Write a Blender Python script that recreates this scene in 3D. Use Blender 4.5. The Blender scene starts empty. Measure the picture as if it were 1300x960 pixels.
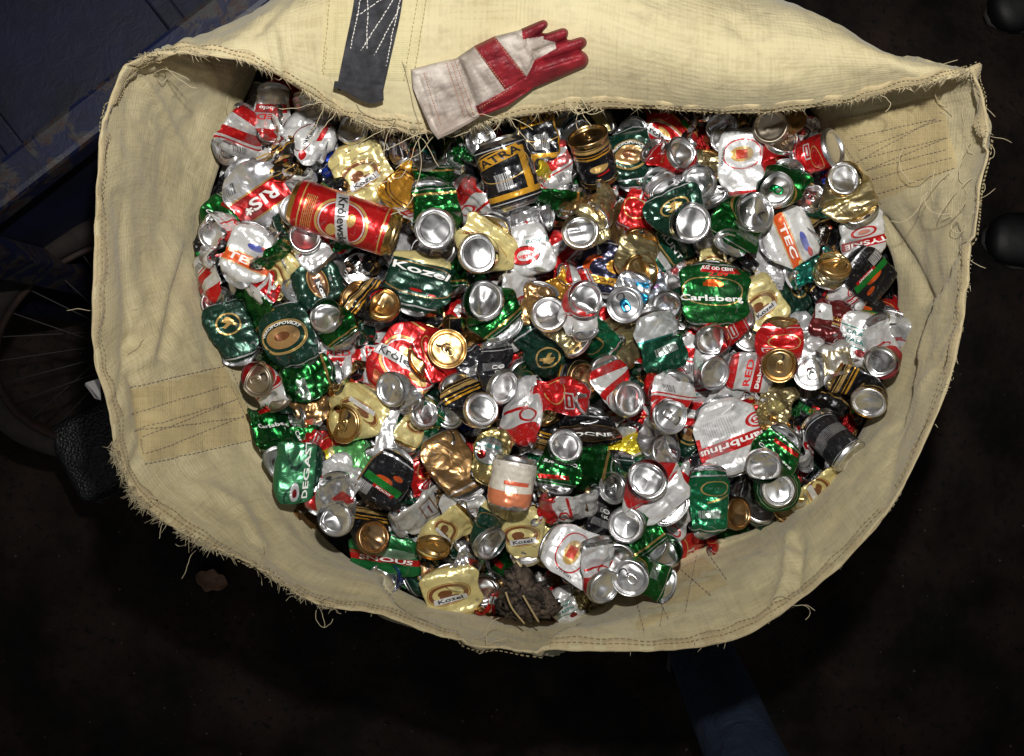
import bpy, bmesh, math, random
import numpy as np
from mathutils import Vector, Matrix
from mathutils.bvhtree import BVHTree

S = bpy.context.scene
COL = S.collection
PI = math.pi
rad = math.radians

# ------------------------------------------------------------------ camera, world, lamp, exposure
CAMZ = 2.30
cam_d = bpy.data.cameras.new('camera'); cam = bpy.data.objects.new('camera', cam_d); COL.objects.link(cam)
cam.location = (0, 0, CAMZ); cam.rotation_euler = (0, 0, 0)
cam_d.sensor_width = 36; cam_d.lens = 36 * 1.5 / 1.3
cam_d.clip_start = 0.05; cam_d.clip_end = 60
S.camera = cam
S.view_settings.view_transform = 'Standard'; S.view_settings.look = 'None'
S.view_settings.gamma = 1; S.view_settings.exposure = 0.0
S.render.resolution_x = 1024; S.render.resolution_y = 756
S.cycles.max_bounces = 6; S.cycles.diffuse_bounces = 2; S.cycles.glossy_bounces = 3
S.cycles.transmission_bounces = 3; S.cycles.sample_clamp_indirect = 4

w = bpy.data.worlds.new('World'); S.world = w; w.use_nodes = True
wn = w.node_tree; wn.nodes.clear()
# a dim hall: noise patches added overhead for metal to reflect, dark low down
tc = wn.nodes.new('ShaderNodeTexCoord'); no = wn.nodes.new('ShaderNodeTexNoise'); no.inputs['Scale'].default_value = 2.6
no.inputs['Detail'].default_value = 2
cr = wn.nodes.new('ShaderNodeValToRGB'); cr.color_ramp.elements[0].position = .50; cr.color_ramp.elements[1].position = .60
cr.color_ramp.elements[0].color = (.05, .05, .055, 1); cr.color_ramp.elements[1].color = (2.2, 2.2, 2.15, 1)
sp = wn.nodes.new('ShaderNodeSeparateXYZ'); mr = wn.nodes.new('ShaderNodeMapRange')
mr.inputs['From Min'].default_value = .25; mr.inputs['From Max'].default_value = .8
mul = wn.nodes.new('ShaderNodeMix'); mul.data_type = 'RGBA'; mul.inputs[6].default_value = (.010, .010, .012, 1)
bg = wn.nodes.new('ShaderNodeBackground'); bg.inputs['Strength'].default_value = .27
wo = wn.nodes.new('ShaderNodeOutputWorld')
L = wn.links.new
L(tc.outputs['Generated'], no.inputs['Vector']); L(no.outputs['Fac'], cr.inputs['Fac'])
L(tc.outputs['Generated'], sp.inputs[0]); L(sp.outputs['Z'], mr.inputs['Value'])
L(mr.outputs[0], mul.inputs[0]); L(cr.outputs[0], mul.inputs[7]); L(mul.outputs[2], bg.inputs['Color']); L(bg.outputs[0], wo.inputs[0])

# the flash beside the lens, aimed at the upper half of the sack
fl = bpy.data.lights.new('flash', 'SPOT'); flo = bpy.data.objects.new('flash', fl); COL.objects.link(flo)
flo.location = (0.05, 0.27, CAMZ + .02)
fl.energy = 108; fl.shadow_soft_size = .022; fl.spot_size = rad(84); fl.spot_blend = 1; fl.color = (1, .97, .92)
flo.rotation_euler = (Vector((0.05, .45, .8)) - flo.location).to_track_quat('-Z', 'Y').to_euler()


def W(px, py, z):
    d = CAMZ - z
    return Vector(((px - 650) * d / 1500, (480 - py) * d / 1500, z))


# ------------------------------------------------------------------ shader helpers
class NT:
    def __init__(s, name):
        s.m = bpy.data.materials.new(name); s.m.use_nodes = True
        s.t = s.m.node_tree; s.t.nodes.clear()
        s.out = s.n('ShaderNodeOutputMaterial'); s.p = s.n('ShaderNodeBsdfPrincipled')
        s.l(s.p.outputs[0], s.out.inputs['Surface'])

    def n(s, t, **k):
        x = s.t.nodes.new(t)
        for a, b in k.items(): setattr(x, a, b)
        return x

    def l(s, a, b): s.t.links.new(a, b)

    def v(s, sock, val):
        if hasattr(val, 'is_output'): s.l(val, sock)
        else: sock.default_value = val

    def math(s, op, a, b=0.0, c=0.0):
        x = s.n('ShaderNodeMath', operation=op)
        s.v(x.inputs[0], a); s.v(x.inputs[1], b); s.v(x.inputs[2], c)
        return x.outputs[0]

    def mix(s, f, a, b):
        x = s.n('ShaderNodeMix', data_type='RGBA')
        s.v(x.inputs[0], f); s.v(x.inputs[6], c4(a)); s.v(x.inputs[7], c4(b))
        return x.outputs[2]

    def noise(s, scale, detail=3, rough=.5, vec=None, dist=0):
        x = s.n('ShaderNodeTexNoise'); x.inputs['Scale'].default_value = scale
        x.inputs['Detail'].default_value = detail; x.inputs['Roughness'].default_value = rough
        x.inputs['Distortion'].default_value = dist
        if vec is not None: s.l(vec, x.inputs['Vector'])
        return x.outputs['Fac']

    def ramp(s, f, a, b, ca=(0, 0, 0), cb=(1, 1, 1)):
        x = s.n('ShaderNodeValToRGB'); x.color_ramp.elements[0].position = a; x.color_ramp.elements[1].position = b
        x.color_ramp.elements[0].color = c4(ca); x.color_ramp.elements[1].color = c4(cb)
        s.l(f, x.inputs[0]); return x.outputs[0]

    def obj(s): return s.n('ShaderNodeTexCoord').outputs['Object']

    def bump(s, h, strength=.3, dist=.002, nrm=None):
        x = s.n('ShaderNodeBump'); x.inputs['Strength'].default_value = strength; x.inputs['Distance'].default_value = dist
        s.l(h, x.inputs['Height'])
        if nrm is not None: s.l(nrm, x.inputs['Normal'])
        return x.outputs[0]


def c4(c):
    if hasattr(c, 'is_output'): return c
    return (c[0], c[1], c[2], 1.0)


def simple(name, col, met=0.0, rough=.5, nscale=0, bump=0.0, var=.25, coat=0.0, dist=.002):
    t = NT(name); p = t.p
    p.inputs['Metallic'].default_value = met; p.inputs['Roughness'].default_value = rough
    p.inputs['Coat Weight'].default_value = coat
    if nscale:
        o = t.obj(); f = t.noise(nscale, 4, .6, o)
        k = 1 - var
        t.l(t.mix(t.ramp(f, .3, .7), tuple(x * k for x in col), tuple(min(1, x * (2 - k)) for x in col)), p.inputs['Base Color'])
        if bump: t.l(t.bump(f, bump, dist), p.inputs['Normal'])
    else: p.inputs['Base Color'].default_value = c4(col)
    return t.m


RED = (.54, .011, .012); DRED = (.20, .010, .010); WHITE = (.69, .69, .69); GREEN = (.008, .115, .020); DGREEN = (.006, .040, .024)
MGREEN = (.008, .078, .042); CREAM = (.70, .60, .26); GOLD = (.62, .40, .13); BLACK = (.010, .010, .013); ORANGE = (.72, .10, .012)
YEL = (.72, .36, .03); BROWN = (.20, .075, .028); SILV = (.58, .58, .60); TEAL = (.02, .22, .18); BLUE = (.02, .06, .45)
LBLUE = (.03, .35, .65); GREY = (.45, .45, .46); YELLOW = (.8, .62, .03); MAROON = (.12, .012, .012); BRONZE = (.30, .16, .05)
PGREEN = (.03, .17, .07)


def alu(name, col, rough=.25):
    t = NT(name); p = t.p; o = t.obj()
    p.inputs['Metallic'].default_value = 1; 
    f = t.noise(60, 3, .6, o); g = t.noise(14, 3, .6, o)
    t.l(t.mix(t.ramp(g, .25, .6), tuple(x * .62 for x in col), col), p.inputs['Base Color'])
    t.l(t.math('MULTIPLY_ADD', f, .25, rough - .08), p.inputs['Roughness'])
    t.l(t.bump(g, .35, .004), p.inputs['Normal'])
    return t.m


M = {}
M['silver'] = alu('lid_silver', (.84, .84, .85)); M['gold'] = alu('lid_gold', (.66, .45, .21)); M['copper'] = alu('lid_bronze', (.42, .27, .14))
M['dull'] = alu('lid_dull', (.46, .40, .32), .42)
M['tabgreen'] = alu('tab_green', (.03, .55, .16)); M['tabblue'] = alu('tab_blue', (.05, .45, .85))
M['mouth'] = simple('mouth_shade', (.012, .011, .010), 0, .5)  # black put in for the shade inside the can mouth


def chart(t):
    """print chart in millimetres round the can (U) and up the can (V)"""
    uv = t.n('ShaderNodeUVMap'); uv.uv_map = 'UVMap'
    s = t.n('ShaderNodeSeparateXYZ'); t.l(uv.outputs[0], s.inputs[0])
    return (t.math('MULTIPLY_ADD', s.outputs[0], 207, -103.5), t.math('MULTIPLY_ADD', s.outputs[1], 150, -75), s.outputs[1])


def mask(t, U, V, ly):
    k = ly[0]
    if k == 'band':
        return t.math('MULTIPLY', t.math('GREATER_THAN', V, ly[1]), t.math('LESS_THAN', V, ly[2]))
    if k == 'wave':  # everything below a wavy line
        return t.math('LESS_THAN', V, t.math('MULTIPLY_ADD', t.math('SINE', t.math('MULTIPLY', U, ly[2])), ly[3], ly[1]))
    u0, v0 = ly[1], ly[2]
    du = t.math('SUBTRACT', U, u0); dv = t.math('SUBTRACT', V, v0)
    if k in ('ell', 'ring'):
        a = t.math('DIVIDE', du, ly[3]); b = t.math('DIVIDE', dv, ly[4])
        r = t.math('SQRT', t.math('ADD', t.math('MULTIPLY', a, a), t.math('MULTIPLY', b, b)))
        if k == 'ell': return t.math('LESS_THAN', r, 1)
        return t.math('MULTIPLY', t.math('LESS_THAN', r, 1), t.math('GREATER_THAN', r, 1 - ly[5]))
    ang = rad(ly[5]); ca, sa = math.cos(ang), math.sin(ang)
    x = t.math('ADD', t.math('MULTIPLY', du, ca), t.math('MULTIPLY', dv, sa))
    y = t.math('SUBTRACT', t.math('MULTIPLY', dv, ca), t.math('MULTIPLY', du, sa))
    m = t.math('MULTIPLY', t.math('LESS_THAN', t.math('ABSOLUTE', x), ly[3]), t.math('LESS_THAN', t.math('ABSOLUTE', y), ly[4]))
    if k == 'rect': return m
    if k == 'bars':
        n = t.n('ShaderNodeTexNoise', noise_dimensions='1D'); n.inputs['Scale'].default_value = 1.1; n.inputs['Detail'].default_value = 1
        t.l(x, n.inputs['W']); return t.math('MULTIPLY', m, t.math('GREATER_THAN', n.outputs[0], .5))
    if k == 'fine':
        c = t.n('ShaderNodeCombineXYZ'); t.l(t.math('MULTIPLY', x, .9), c.inputs[0]); t.l(t.math('FLOOR', t.math('DIVIDE', y, 2.6)), c.inputs[1])
        n = t.noise(1.0, 2, .6, c.outputs[0])
        ln = t.math('GREATER_THAN', t.math('SINE', t.math('MULTIPLY', y, 2 * PI / 2.6)), -.1)
        return t.math('MULTIPLY', m, t.math('MULTIPLY', ln, t.math('GREATER_THAN', n, .47)))


def print_mat(name, base, layers, met=.35, rough=.24, ends=SILV):
    t = NT('print_' + name); p = t.p
    U, V, v = chart(t)
    c = c4(base); cc = None
    layers = [('fine', 84, 0, 18, 40, 90, GREY if base[0] < .5 else (.2, .2, .22)), ('fine', -84, 4, 16, 34, 90, GREY if base[0] < .5 else (.2, .2, .22)), ('band', 57, 59, ends), ('band', -60, -58, ends)] + list(layers)
    for ly in layers:
        m = mask(t, U, V, ly[:-1])
        cc = t.mix(m, cc if cc is not None else base, ly[-1])
    if cc is None: cc = t.mix(0.0, base, base)
    o = t.obj()
    # worn scratches baring the metal, and grime, both with a shape of their own
    scr = t.ramp(t.noise(95, 6, .78, o, 1.6), .59, .63)
    cc = t.mix(t.math('MULTIPLY', scr, .4), cc, SILV)
    g = t.ramp(t.noise(22, 4, .65, o), .50, .70)
    cc = t.mix(t.math('MULTIPLY', g, .7), cc, tuple(x * .30 + .01 for x in base))
    en = t.math('MAXIMUM', t.math('LESS_THAN', v, .045), t.math('GREATER_THAN', v, .925))
    cc = t.mix(en, cc, ends)
    t.l(cc, p.inputs['Base Color'])
    t.l(t.math('MAXIMUM', t.math('MAXIMUM', met, en), t.math('MULTIPLY', scr, .8)), p.inputs['Metallic'])
    p.inputs['Roughness'].default_value = rough + .07
    p.inputs['Coat Weight'].default_value = .18; p.inputs['Coat Roughness'].default_value = .12
    vo = t.n('ShaderNodeTexVoronoi', feature='DISTANCE_TO_EDGE'); vo.inputs['Scale'].default_value = 36
    vo.inputs['Randomness'].default_value = 1
    wv = t.n('ShaderNodeVectorMath', operation='ADD'); t.l(o, wv.inputs[0])
    nn = t.n('ShaderNodeTexNoise'); nn.inputs['Scale'].default_value = 30; t.l(o, nn.inputs['Vector'])
    ms = t.n('ShaderNodeVectorMath', operation='SCALE'); t.l(nn.outputs['Color'], ms.inputs[0]); ms.inputs['Scale'].default_value = .03
    t.l(ms.outputs[0], wv.inputs[1]); t.l(wv.outputs[0], vo.inputs['Vector'])
    b1 = t.bump(t.noise(34, 2, .5, o, .9), .38, .006)
    t.l(t.bump(t.math('MINIMUM', vo.outputs['Distance'], .25), .45, .004, b1), p.inputs['Normal'])
    return t.m


def medal(u, v, r, rim, inner, ringcol):
    return [('ell', u, v, r, r, rim), ('ring', u, v, r * .96, r * .96, .08, ringcol), ('ell', u, v, r * .66, r * .66, inner),
            ('ell', u - r * .1, v + r * .05, r * .30, r * .34, rim), ('rect', u + r * .05, v - r * .3, r * .38, r * .14, 0, rim)]


# design: colour, print layers, lettering (text, u, v, size, angle, colour), metal share, can end colour, words
DES = {
 'krol': (RED, [('ring', 0, 2, 36, 38, .10, GOLD), ('ring', 0, 2, 31, 33, .06, WHITE), ('rect', 0, 2, 50, 9, 14, WHITE), ('ell', -8, 14, 9, 6, GOLD), ('ell', 14, -10, 10, 7, GOLD), ('fine', 0, -46, 26, 8, 0, GOLD)],
          [('Królewskie', 0, 2, 17, 14, 'ink')], .35, 'red can with a white name banner'),
 'tatra': (BLACK, [('band', -52, -40, YEL), ('rect', 34, 0, 6, 50, 0, YEL), ('bars', 0, -14, 11, 18, 0, WHITE), ('rect', -2, 38, 36, 11, 14, YEL), ('ring', 0, 20, 44, 34, .05, GOLD)],
           [('TATRA', -2, 37, 22, 14, 'ink')], .25, 'black can with yellow bands'),
 'crown': (GREEN, [('ell', 0, 6, 33, 30, (.006, .10, .02)), ('ring', 0, 6, 33, 30, .06, GOLD), ('rect', 0, 20, 9, 4, 0, ORANGE), ('ell', 0, 26, 7, 5, ORANGE), ('rect', 8, 50, 22, 5, 0, RED)],
           [('Carlsberg', 0, -9, 16.5, 5, 'white'), ('JUŻ OD CENY', 4, 52, 6, 0, 'white'), ('2.69', 4, 42, 11, 0, 'red')], .55, 'glossy green can with an orange crown'),
 'gcarl': (GREEN, [('ell', 0, 0, 30, 30, (.006, .10, .02)), ('rect', 10, 44, 26, 6, 10, RED)], [('Carlsberg', 0, 0, 15, 4, 'white')], .6, 'bright green can'),
 'green': (GREEN, [('band', 44, 50, GOLD), ('fine', 20, -20, 18, 12, 0, WHITE)], [], .65, 'shiny green can'),
 'goatcream': (CREAM, medal(-4, -4, 29, BROWN, CREAM, GOLD) + [('rect', -2, -20, 20, 7, 4, WHITE), ('ell', 75, 0, 26, 26, BROWN), ('ell', 75, 0, 17, 17, CREAM)],
               [('Kozel', -2, -20, 13, 4, 'ink')], .15, 'cream can with a brown medallion'),
 'goatgreen': (DGREEN, medal(-6, 0, 34, DGREEN, (.42, .24, .09), GOLD) + [('ell', -6, 0, 23, 23, (.45, .26, .10)), ('ring', -6, 0, 35, 35, .05, GOLD), ('ell', -6, 2, 10, 9, BROWN)],
               [('VELKOPOPOVICKÝ', -6, 0, 8, 'arc28', 'white')], .3, 'dark green can with a gold ring medallion'),
 'goatdark': (DGREEN, [('band', 34, 90, CREAM), ('ring', 0, -6, 46, 36, .05, BRONZE), ('ell', 0, -30, 6, 3, RED), ('ell', 16, -34, 4, 2, RED)],
              [('Kozel', 0, 14, 24, -4, 'white')], .2, 'white-lettered dark green can'),
 'goatsmall': (DGREEN, medal(-4, 0, 24, BROWN, (.35, .2, .1), GOLD) + [('rect', 12, 0, 20, 7, 0, (.05, .05, .05))], [('Kozel', 12, 0, 14, 0, 'white')], .25, 'dark green can with a small brown medallion'),
 'diab': (WHITE, [('rect', 0, -14, 34, 13, 0, RED), ('band', 44, 60, RED), ('fine', 0, -42, 30, 8, 0, GREY)], [('RED', 0, 12, 24, 0, 'red'), ('Diabolo', 0, -16, 15, 0, 'white')], .3, 'white can with a red square label'),
 'ris': (SILV, [('rect', 0, 0, 60, 22, 0, RED), ('rect', 0, 23, 60, 1.6, 0, GOLD), ('rect', 0, -23, 60, 1.6, 0, GOLD), ('band', 50, 90, RED), ('bars', 30, -44, 14, 9, 0, BLACK)],
         [('RIS*', 0, -1, 30, 0, 'white')], .45, 'silver can with a wide red band'),
 'tec': (WHITE, [('rect', 0, -18, 60, 14, 0, ORANGE), ('rect', 0, -34, 60, 1.5, 0, GOLD), ('rect', 0, -2, 60, 1.5, 0, GOLD), ('ell', 8, 22, 12, 9, (.1, .12, .45)), ('ell', 22, 26, 7, 6, RED), ('ell', 34, -8, 7, 7, CREAM)],
         [('TEC', 0, -18, 25, 0, 'white')], .15, 'white can with an orange label'),
 'gamb': (WHITE, [('rect', 0, 14, 52, 12, 0, RED), ('ell', -32, -16, 15, 15, RED), ('ell', -32, -16, 11, 11, WHITE), ('ell', -32, -16, 8, 8, RED), ('fine', 12, -20, 22, 18, 90, GREY), ('rect', 48, 8, 12, 24, 0, RED)],
          [('Gambrinus', 0, 13, 19, 0, 'white'), ('G', -32, -17, 14, 0, 'white')], .15, 'white can with a slanted red banner'),
 'strong': (BLACK, [('rect', 0, 6, 44, 8, 0, (.01, .2, .04)), ('ell', 10, -8, 13, 7, ORANGE), ('rect', -4, 18, 16, 3, 0, RED), ('rect', 46, 0, 6, 60, 0, GOLD)], [('STRONG', 0, 6, 13, 0, 'gold')], .3, 'black can with a green band'),
 'dots': (BLACK, [('ell', 14, 24, 8, 6, ORANGE), ('ell', -2, 6, 13, 9, ORANGE), ('rect', 0, -4, 34, 9, -6, (.01, .22, .03)), ('rect', 6, -16, 18, 4, -6, RED), ('bars', -26, -30, 15, 13, 0, WHITE), ('rect', -44, 0, 4, 70, 0, BRONZE)],
          [('MOCNY', 6, -16, 7, -6, 'white')], .3, 'black can with orange dots'),
 'tys': (WHITE, [('rect', 0, 20, 36, 12, 0, RED), ('ell', 0, -12, 20, 15, RED), ('ell', 0, -12, 15, 11, WHITE), ('ell', 0, -12, 9, 7, (.6, .25, .2))], [('TYSKIE', 0, 20, 19, 0, 'white')], .15, 'white can with a red name plate'),
 'pan': (WHITE, [('rect', 0, 10, 36, 13, 0, RED), ('rect', 0, -30, 36, 14, 0, RED), ('fine', 0, -10, 30, 6, 0, GREY)], [('MPAN', 0, 9, 21, 0, 'white')], .2, 'white can with red blocks'),
 'ringwhite': ((.74, .74, .74), [('ring', 0, 16, 30, 30, .09, RED), ('ell', 0, 16, 17, 15, GOLD), ('rect', 0, 16, 8, 9, 0, (.55, .06, .03)), ('fine', 2, -26, 32, 16, 0, GREY), ('band', -75, -54, RED), ('bars', 60, 0, 12, 12, 0, BLACK)],
               [('LEGRAND', -30, 14, 8, 80, 'ink')], .12, 'pale can with a red ring'),
 'barley': (WHITE, [('ring', -8, 6, 26, 24, .1, DRED), ('rect', 14, -6, 24, 9, 24, WHITE), ('rect', 18, -22, 18, 6, 20, RED), ('ell', -30, -20, 10, 10, RED)], [('NKBEAU', 6, 0, 12, 20, 'ink')], .15, 'white can with a dark red circle'),
 'co': (WHITE, [('rect', 0, -24, 50, 3, 0, GOLD), ('fine', 10, 24, 28, 10, 0, RED)], [('COMP', 0, 0, 22, 0, 'ink')], .2, 'small white and gold can'),
 'draft': (WHITE, [('rect', 0, 22, 50, 1.5, 0, TEAL), ('rect', 0, -24, 50, 1.5, 0, TEAL), ('ell', 16, -34, 12, 9, DRED), ('rect', -46, 0, 4, 60, 0, RED)], [('GRAPF', 0, 9, 15, 0, 'teal'), ('WAERN', 0, -9, 15, 0, 'teal')], .2, 'white can with teal lettering'),
 'degast': (PGREEN, [('ring', 22, 6, 24, 24, .2, DGREEN), ('ring', -34, 6, 18, 24, .2, DGREEN), ('ell', -26, 2, 13, 12, SILV), ('ell', -26, 2, 6, 6, DRED), ('band', -90, -44, DGREEN)], [('DEGAST', 0, -24, 19, 0, 'white')], .35, 'pale green can with a silver crest'),
 'shons': ((.01, .16, .04), [('rect', 0, -10, 52, 9, 0, RED), ('ell', 6, 10, 24, 14, (.25, .4, .28)), ('rect', -36, 4, 10, 3, 0, RED)], [('SNOUS', 0, -10, 17, 0, 'white')], .3, 'green can with a red stripe'),
 'mocne': (BLACK, [('rect', 0, -16, 50, 6, 0, RED), ('ring', 0, 0, 50, 30, .06, BRONZE), ('ell', 0, 0, 47, 26, (.05, .03, .02))], [('MOCNE', 0, -2, 16, 0, 'white')], .4, 'dark brown can with a red band'),
 'runt': (MGREEN, [('band', -50, -34, WHITE), ('rect', 0, -26, 50, 2, 0, GOLD), ('fine', 0, 24, 24, 5, 0, WHITE), ('ring', 0, 0, 40, 34, .04, GOLD)], [('RUNT', 0, 0, 20, 0, 'white')], .4, 'mid green can with white lettering'),
 'teal': (MGREEN, [('band', 18, 90, (.78, .8, .8)), ('bars', 4, -14, 18, 9, 8, WHITE), ('band', 14, 18, TEAL)], [], .5, 'teal green and white can with a barcode'),
 'gbar': ((.008, .15, .06), [('bars', 0, -28, 20, 9, 0, WHITE), ('ring', 12, 30, 26, 18, .12, GOLD), ('rect', 20, 6, 24, 2, 20, GOLD)], [], .5, 'deep green can with a barcode'),
 'crest': (DGREEN, [('ring', 0, 12, 18, 24, .15, GOLD), ('rect', 0, 12, 10, 3, 40, GOLD), ('rect', 2, 14, 12, 2.5, -40, GOLD), ('ell', 0, 22, 5, 5, GOLD)], [], .35, 'dark green can with a gold crest'),
 'goldfoil': ((.40, .33, .17), [('ell', 0, 0, 16, 14, CREAM)], [], .6, 'plain gold can'),
 'goldlabel': ((.50, .40, .16), [('ell', -6, 0, 28, 34, TEAL), ('ell', -6, 0, 26, 32, WHITE), ('ell', -16, -14, 9, 11, DRED)], [('GRAPF', -4, 10, 12, 0, 'teal')], .85, 'gold can with a white oval label'),
 'brown': ((.28, .16, .06), [('fine', 20, 10, 14, 20, 90, BRONZE)], [], .5, 'plain brown can'),
 'goldbar': ((.45, .38, .24), [('bars', 0, 0, 22, 20, 0, WHITE), ('band', 34, 60, WHITE)], [], .5, 'gold can with a white barcode'),
 'blackgold': (BLACK, [('band', 20, 26, YEL), ('band', 32, 35, YEL), ('ell', 0, -14, 18, 10, GOLD), ('rect', 4, -32, 12, 3, 10, RED), ('band', 44, 54, GOLD)], [], .35, 'black and gold can'),
 'blackbar': ((.02, .02, .025), [('fine', -8, 10, 20, 12, 0, GREY), ('rect', 0, -28, 24, 10, 0, (.3, .3, .32)), ('ell', 10, 8, 6, 6, WHITE)], [('CO', 4, 6, 18, 0, 'white'), ('OK', 4, -10, 12, 0, 'white')], .3, 'black can with grey print'),
 'white': ((.72, .72, .72), [('rect', -20, 0, 3, 60, 24, GREY), ('rect', 20, -6, 14, 3, 30, RED)], [], .35, 'plain white can'),
 'whitepic': ((.68, .67, .64), [('rect', 0, 0, 22, 15, 0, BRONZE), ('rect', 0, 0, 19, 12, 0, WHITE), ('rect', 4, 2, 10, 2, 0, DRED)], [], .3, 'greyish white can with a framed label'),
 'whitetxt': ((.66, .66, .67), [('fine', 0, 0, 40, 36, 90, GREY)], [], .3, 'white can with fine grey print'),
 'brownwhite': (WHITE, [('ell', -10, -14, 22, 22, BLACK), ('ell', -10, -14, 20, 20, RED), ('ell', -8, -14, 12, 12, WHITE), ('band', 24, 29, GREY)], [('ROWN', 14, 14, 11, 0, 'teal'), ('Luger', -10, -14, 12, 0, 'red')], .2, 'white can with a red round badge'),
 'redwhite': (WHITE, [('rect', 0, 0, 60, 12, 24, RED), ('rect', 0, -22, 60, 2, 24, RED), ('bars', 10, -34, 10, 9, 24, BLACK), ('band', 40, 80, RED)], [], .3, 'red and white can'),
 'redsun': (RED, [('rect', -16, 0, 3, 40, 12, WHITE), ('rect', -4, 0, 3, 40, 0, WHITE), ('rect', 8, 0, 3, 40, -12, WHITE), ('band', 30, 60, WHITE)], [], .35, 'red can with white rays'),
 'red': (RED, [('rect', 10, 16, 16, 12, 0, WHITE), ('rect', 10, 16, 13, 9, 0, RED), ('rect', 10, 16, 9, 3, 0, WHITE), ('ring', -10, -16, 26, 24, .1, GOLD)], [], .35, 'red can'),
 'maroon': (MAROON, [('rect', -22, 12, 20, 24, 20, WHITE), ('rect', 20, -6, 16, 3, 20, GOLD), ('rect', 20, -14, 16, 2, 20, WHITE)], [('Union', 18, 6, 13, 10, 'gold')], .25, 'maroon and white can'),
 'orange': (YEL, [('ring', 0, 0, 38, 40, .08, BLACK), ('ring', 0, 0, 30, 32, .07, BLACK), ('fine', 0, 0, 46, 44, 0, BROWN)], [], .35, 'orange can with dark rings'),
 'flame': ((.02, .02, .05), [('ell', -16, 6, 16, 24, ORANGE), ('ell', -8, 2, 12, 22, (.02, .02, .05)), ('ell', 14, 8, 13, 18, YEL), ('ell', 18, 6, 9, 15, RED), ('rect', 0, -30, 40, 9, 0, YEL)], [('LICHA', 0, -30, 10, 0, 'ink')], .35, 'black can with orange flames'),
 'blue': (BLUE, [('rect', 0, 0, 50, 5, 30, SILV), ('rect', 6, -14, 16, 4, 0, RED)], [], .5, 'blue can'),
 'bluesilver': ((.62, .68, .8), [('rect', -38, 0, 16, 80, 18, LBLUE), ('rect', 4, -34, 50, 12, 10, WHITE), ('rect', 10, 4, 10, 4, 0, (.5, .02, .3)), ('fine', 16, 20, 22, 14, 60, (.25, .3, .55))], [], .7, 'silver and sky blue can'),
 'yellow': (YELLOW, [('band', -90, -10, MGREEN), ('rect', 0, -6, 60, 3, 0, WHITE)], [], .3, 'yellow and green can'),
 'greenstripe': ((.03, .35, .05), [('fine', 0, 0, 60, 60, 30, (.3, .6, .3)), ('wave', -20, .06, 8, CREAM), ('wave', -34, .06, 8, YELLOW)], [], .4, 'striped light green can'),
 'peach': ((.78, .72, .62), [('band', -75, -24, (.70, .22, .10)), ('rect', 6, 2, 20, 6, 0, (.7, .12, .06))], [], .12, 'off white can with an orange foot'),
 'tealfoil': ((.03, .25, .2), [('rect', 0, 10, 30, 4, 10, (.4, .7, .6))], [], .75, 'teal foil can'),
 'silverfoil': ((.62, .62, .64), [('rect', 18, 0, 12, 26, 30, (.75, .1, .1)), ('rect', -14, -10, 12, 4, 0, WHITE)], [], .9, 'bare silver can'),
 'whitered': (WHITE, [('rect', -10, 0, 26, 3, 12, RED), ('ell', 14, -10, 15, 13, RED), ('ell', 14, -10, 11, 9, WHITE), ('wave', -30, .08, 6, RED), ('fine', -16, 20, 18, 9, 0, GREY)], [], .25, 'white can with red trim'),
}
ENDCOL = {'krol': GOLD, 'blackgold': GOLD, 'strong': GOLD, 'goldfoil': GOLD, 'goatcream': GOLD, 'goldlabel': GOLD}
for k, (b, ly, tx, mt, say) in DES.items():
    M['p_' + k] = print_mat(k, b, ly, min(.9, mt * 1.25 + .12), .22, ENDCOL.get(k, SILV))
INK = {'ink': simple('ink_black', (.012, .012, .014), 0, .35), 'white': simple('ink_white', (.80, .80, .78), 0, .35), 'red': simple('ink_red', (.62, .015, .015), 0, .35),
       'gold': simple('ink_gold', (.62, .38, .10), .5, .35), 'teal': simple('ink_teal', (.01, .17, .15), 0, .35)}


# ------------------------------------------------------------------ mesh helpers
def mesh_obj(name, V, F, mat, parent=None, uv=None, smooth=True, sharp=None, mats=None, mi=None):
    me = bpy.data.meshes.new(name)
    V = np.asarray(V, dtype=np.float32)
    me.from_pydata(V.tolist(), [], [tuple(f) for f in (F.tolist() if hasattr(F, 'tolist') else F)])
    if mat is not None: me.materials.append(mat)
    if mats:
        for m_ in mats: me.materials.append(m_)
        me.polygons.foreach_set('material_index', mi)
    if uv is not None:
        l = me.uv_layers.new(name='UVMap')
        idx = np.empty(len(me.loops), dtype=np.int32); me.loops.foreach_get('vertex_index', idx)
        if callable(uv): u = uv(idx)
        else: u = np.asarray(uv)[idx]
        l.data.foreach_set('uv', u.astype(np.float32).ravel())
    if smooth:
        me.polygons.foreach_set('use_smooth', np.ones(len(me.polygons), dtype=bool))
        if sharp: me.set_sharp_from_angle(angle=rad(sharp))
    me.update()
    o = bpy.data.objects.new(name, me); COL.objects.link(o)
    if parent is not None: o.parent = parent
    return o


def empty(name, loc, label, cat, group=None):
    o = bpy.data.objects.new(name, None); COL.objects.link(o); o.location = loc
    o.empty_display_size = .05
    tag(o, label, cat, group); return o


def tag(o, label=None, cat=None, group=None, kind=None):
    if label: o['label'] = label
    if cat: o['category'] = cat
    if group: o['group'] = group
    if kind: o['kind'] = kind
    return o


def grid_faces(nu, nv, closed=True, off=0):
    F = []
    for j in range(nv - 1):
        for i in range(nu if closed else nu - 1):
            a = j * nu + i; b = j * nu + (i + 1) % nu
            F.append((off + a, off + b, off + b + nu, off + a + nu))
    return F


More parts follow.
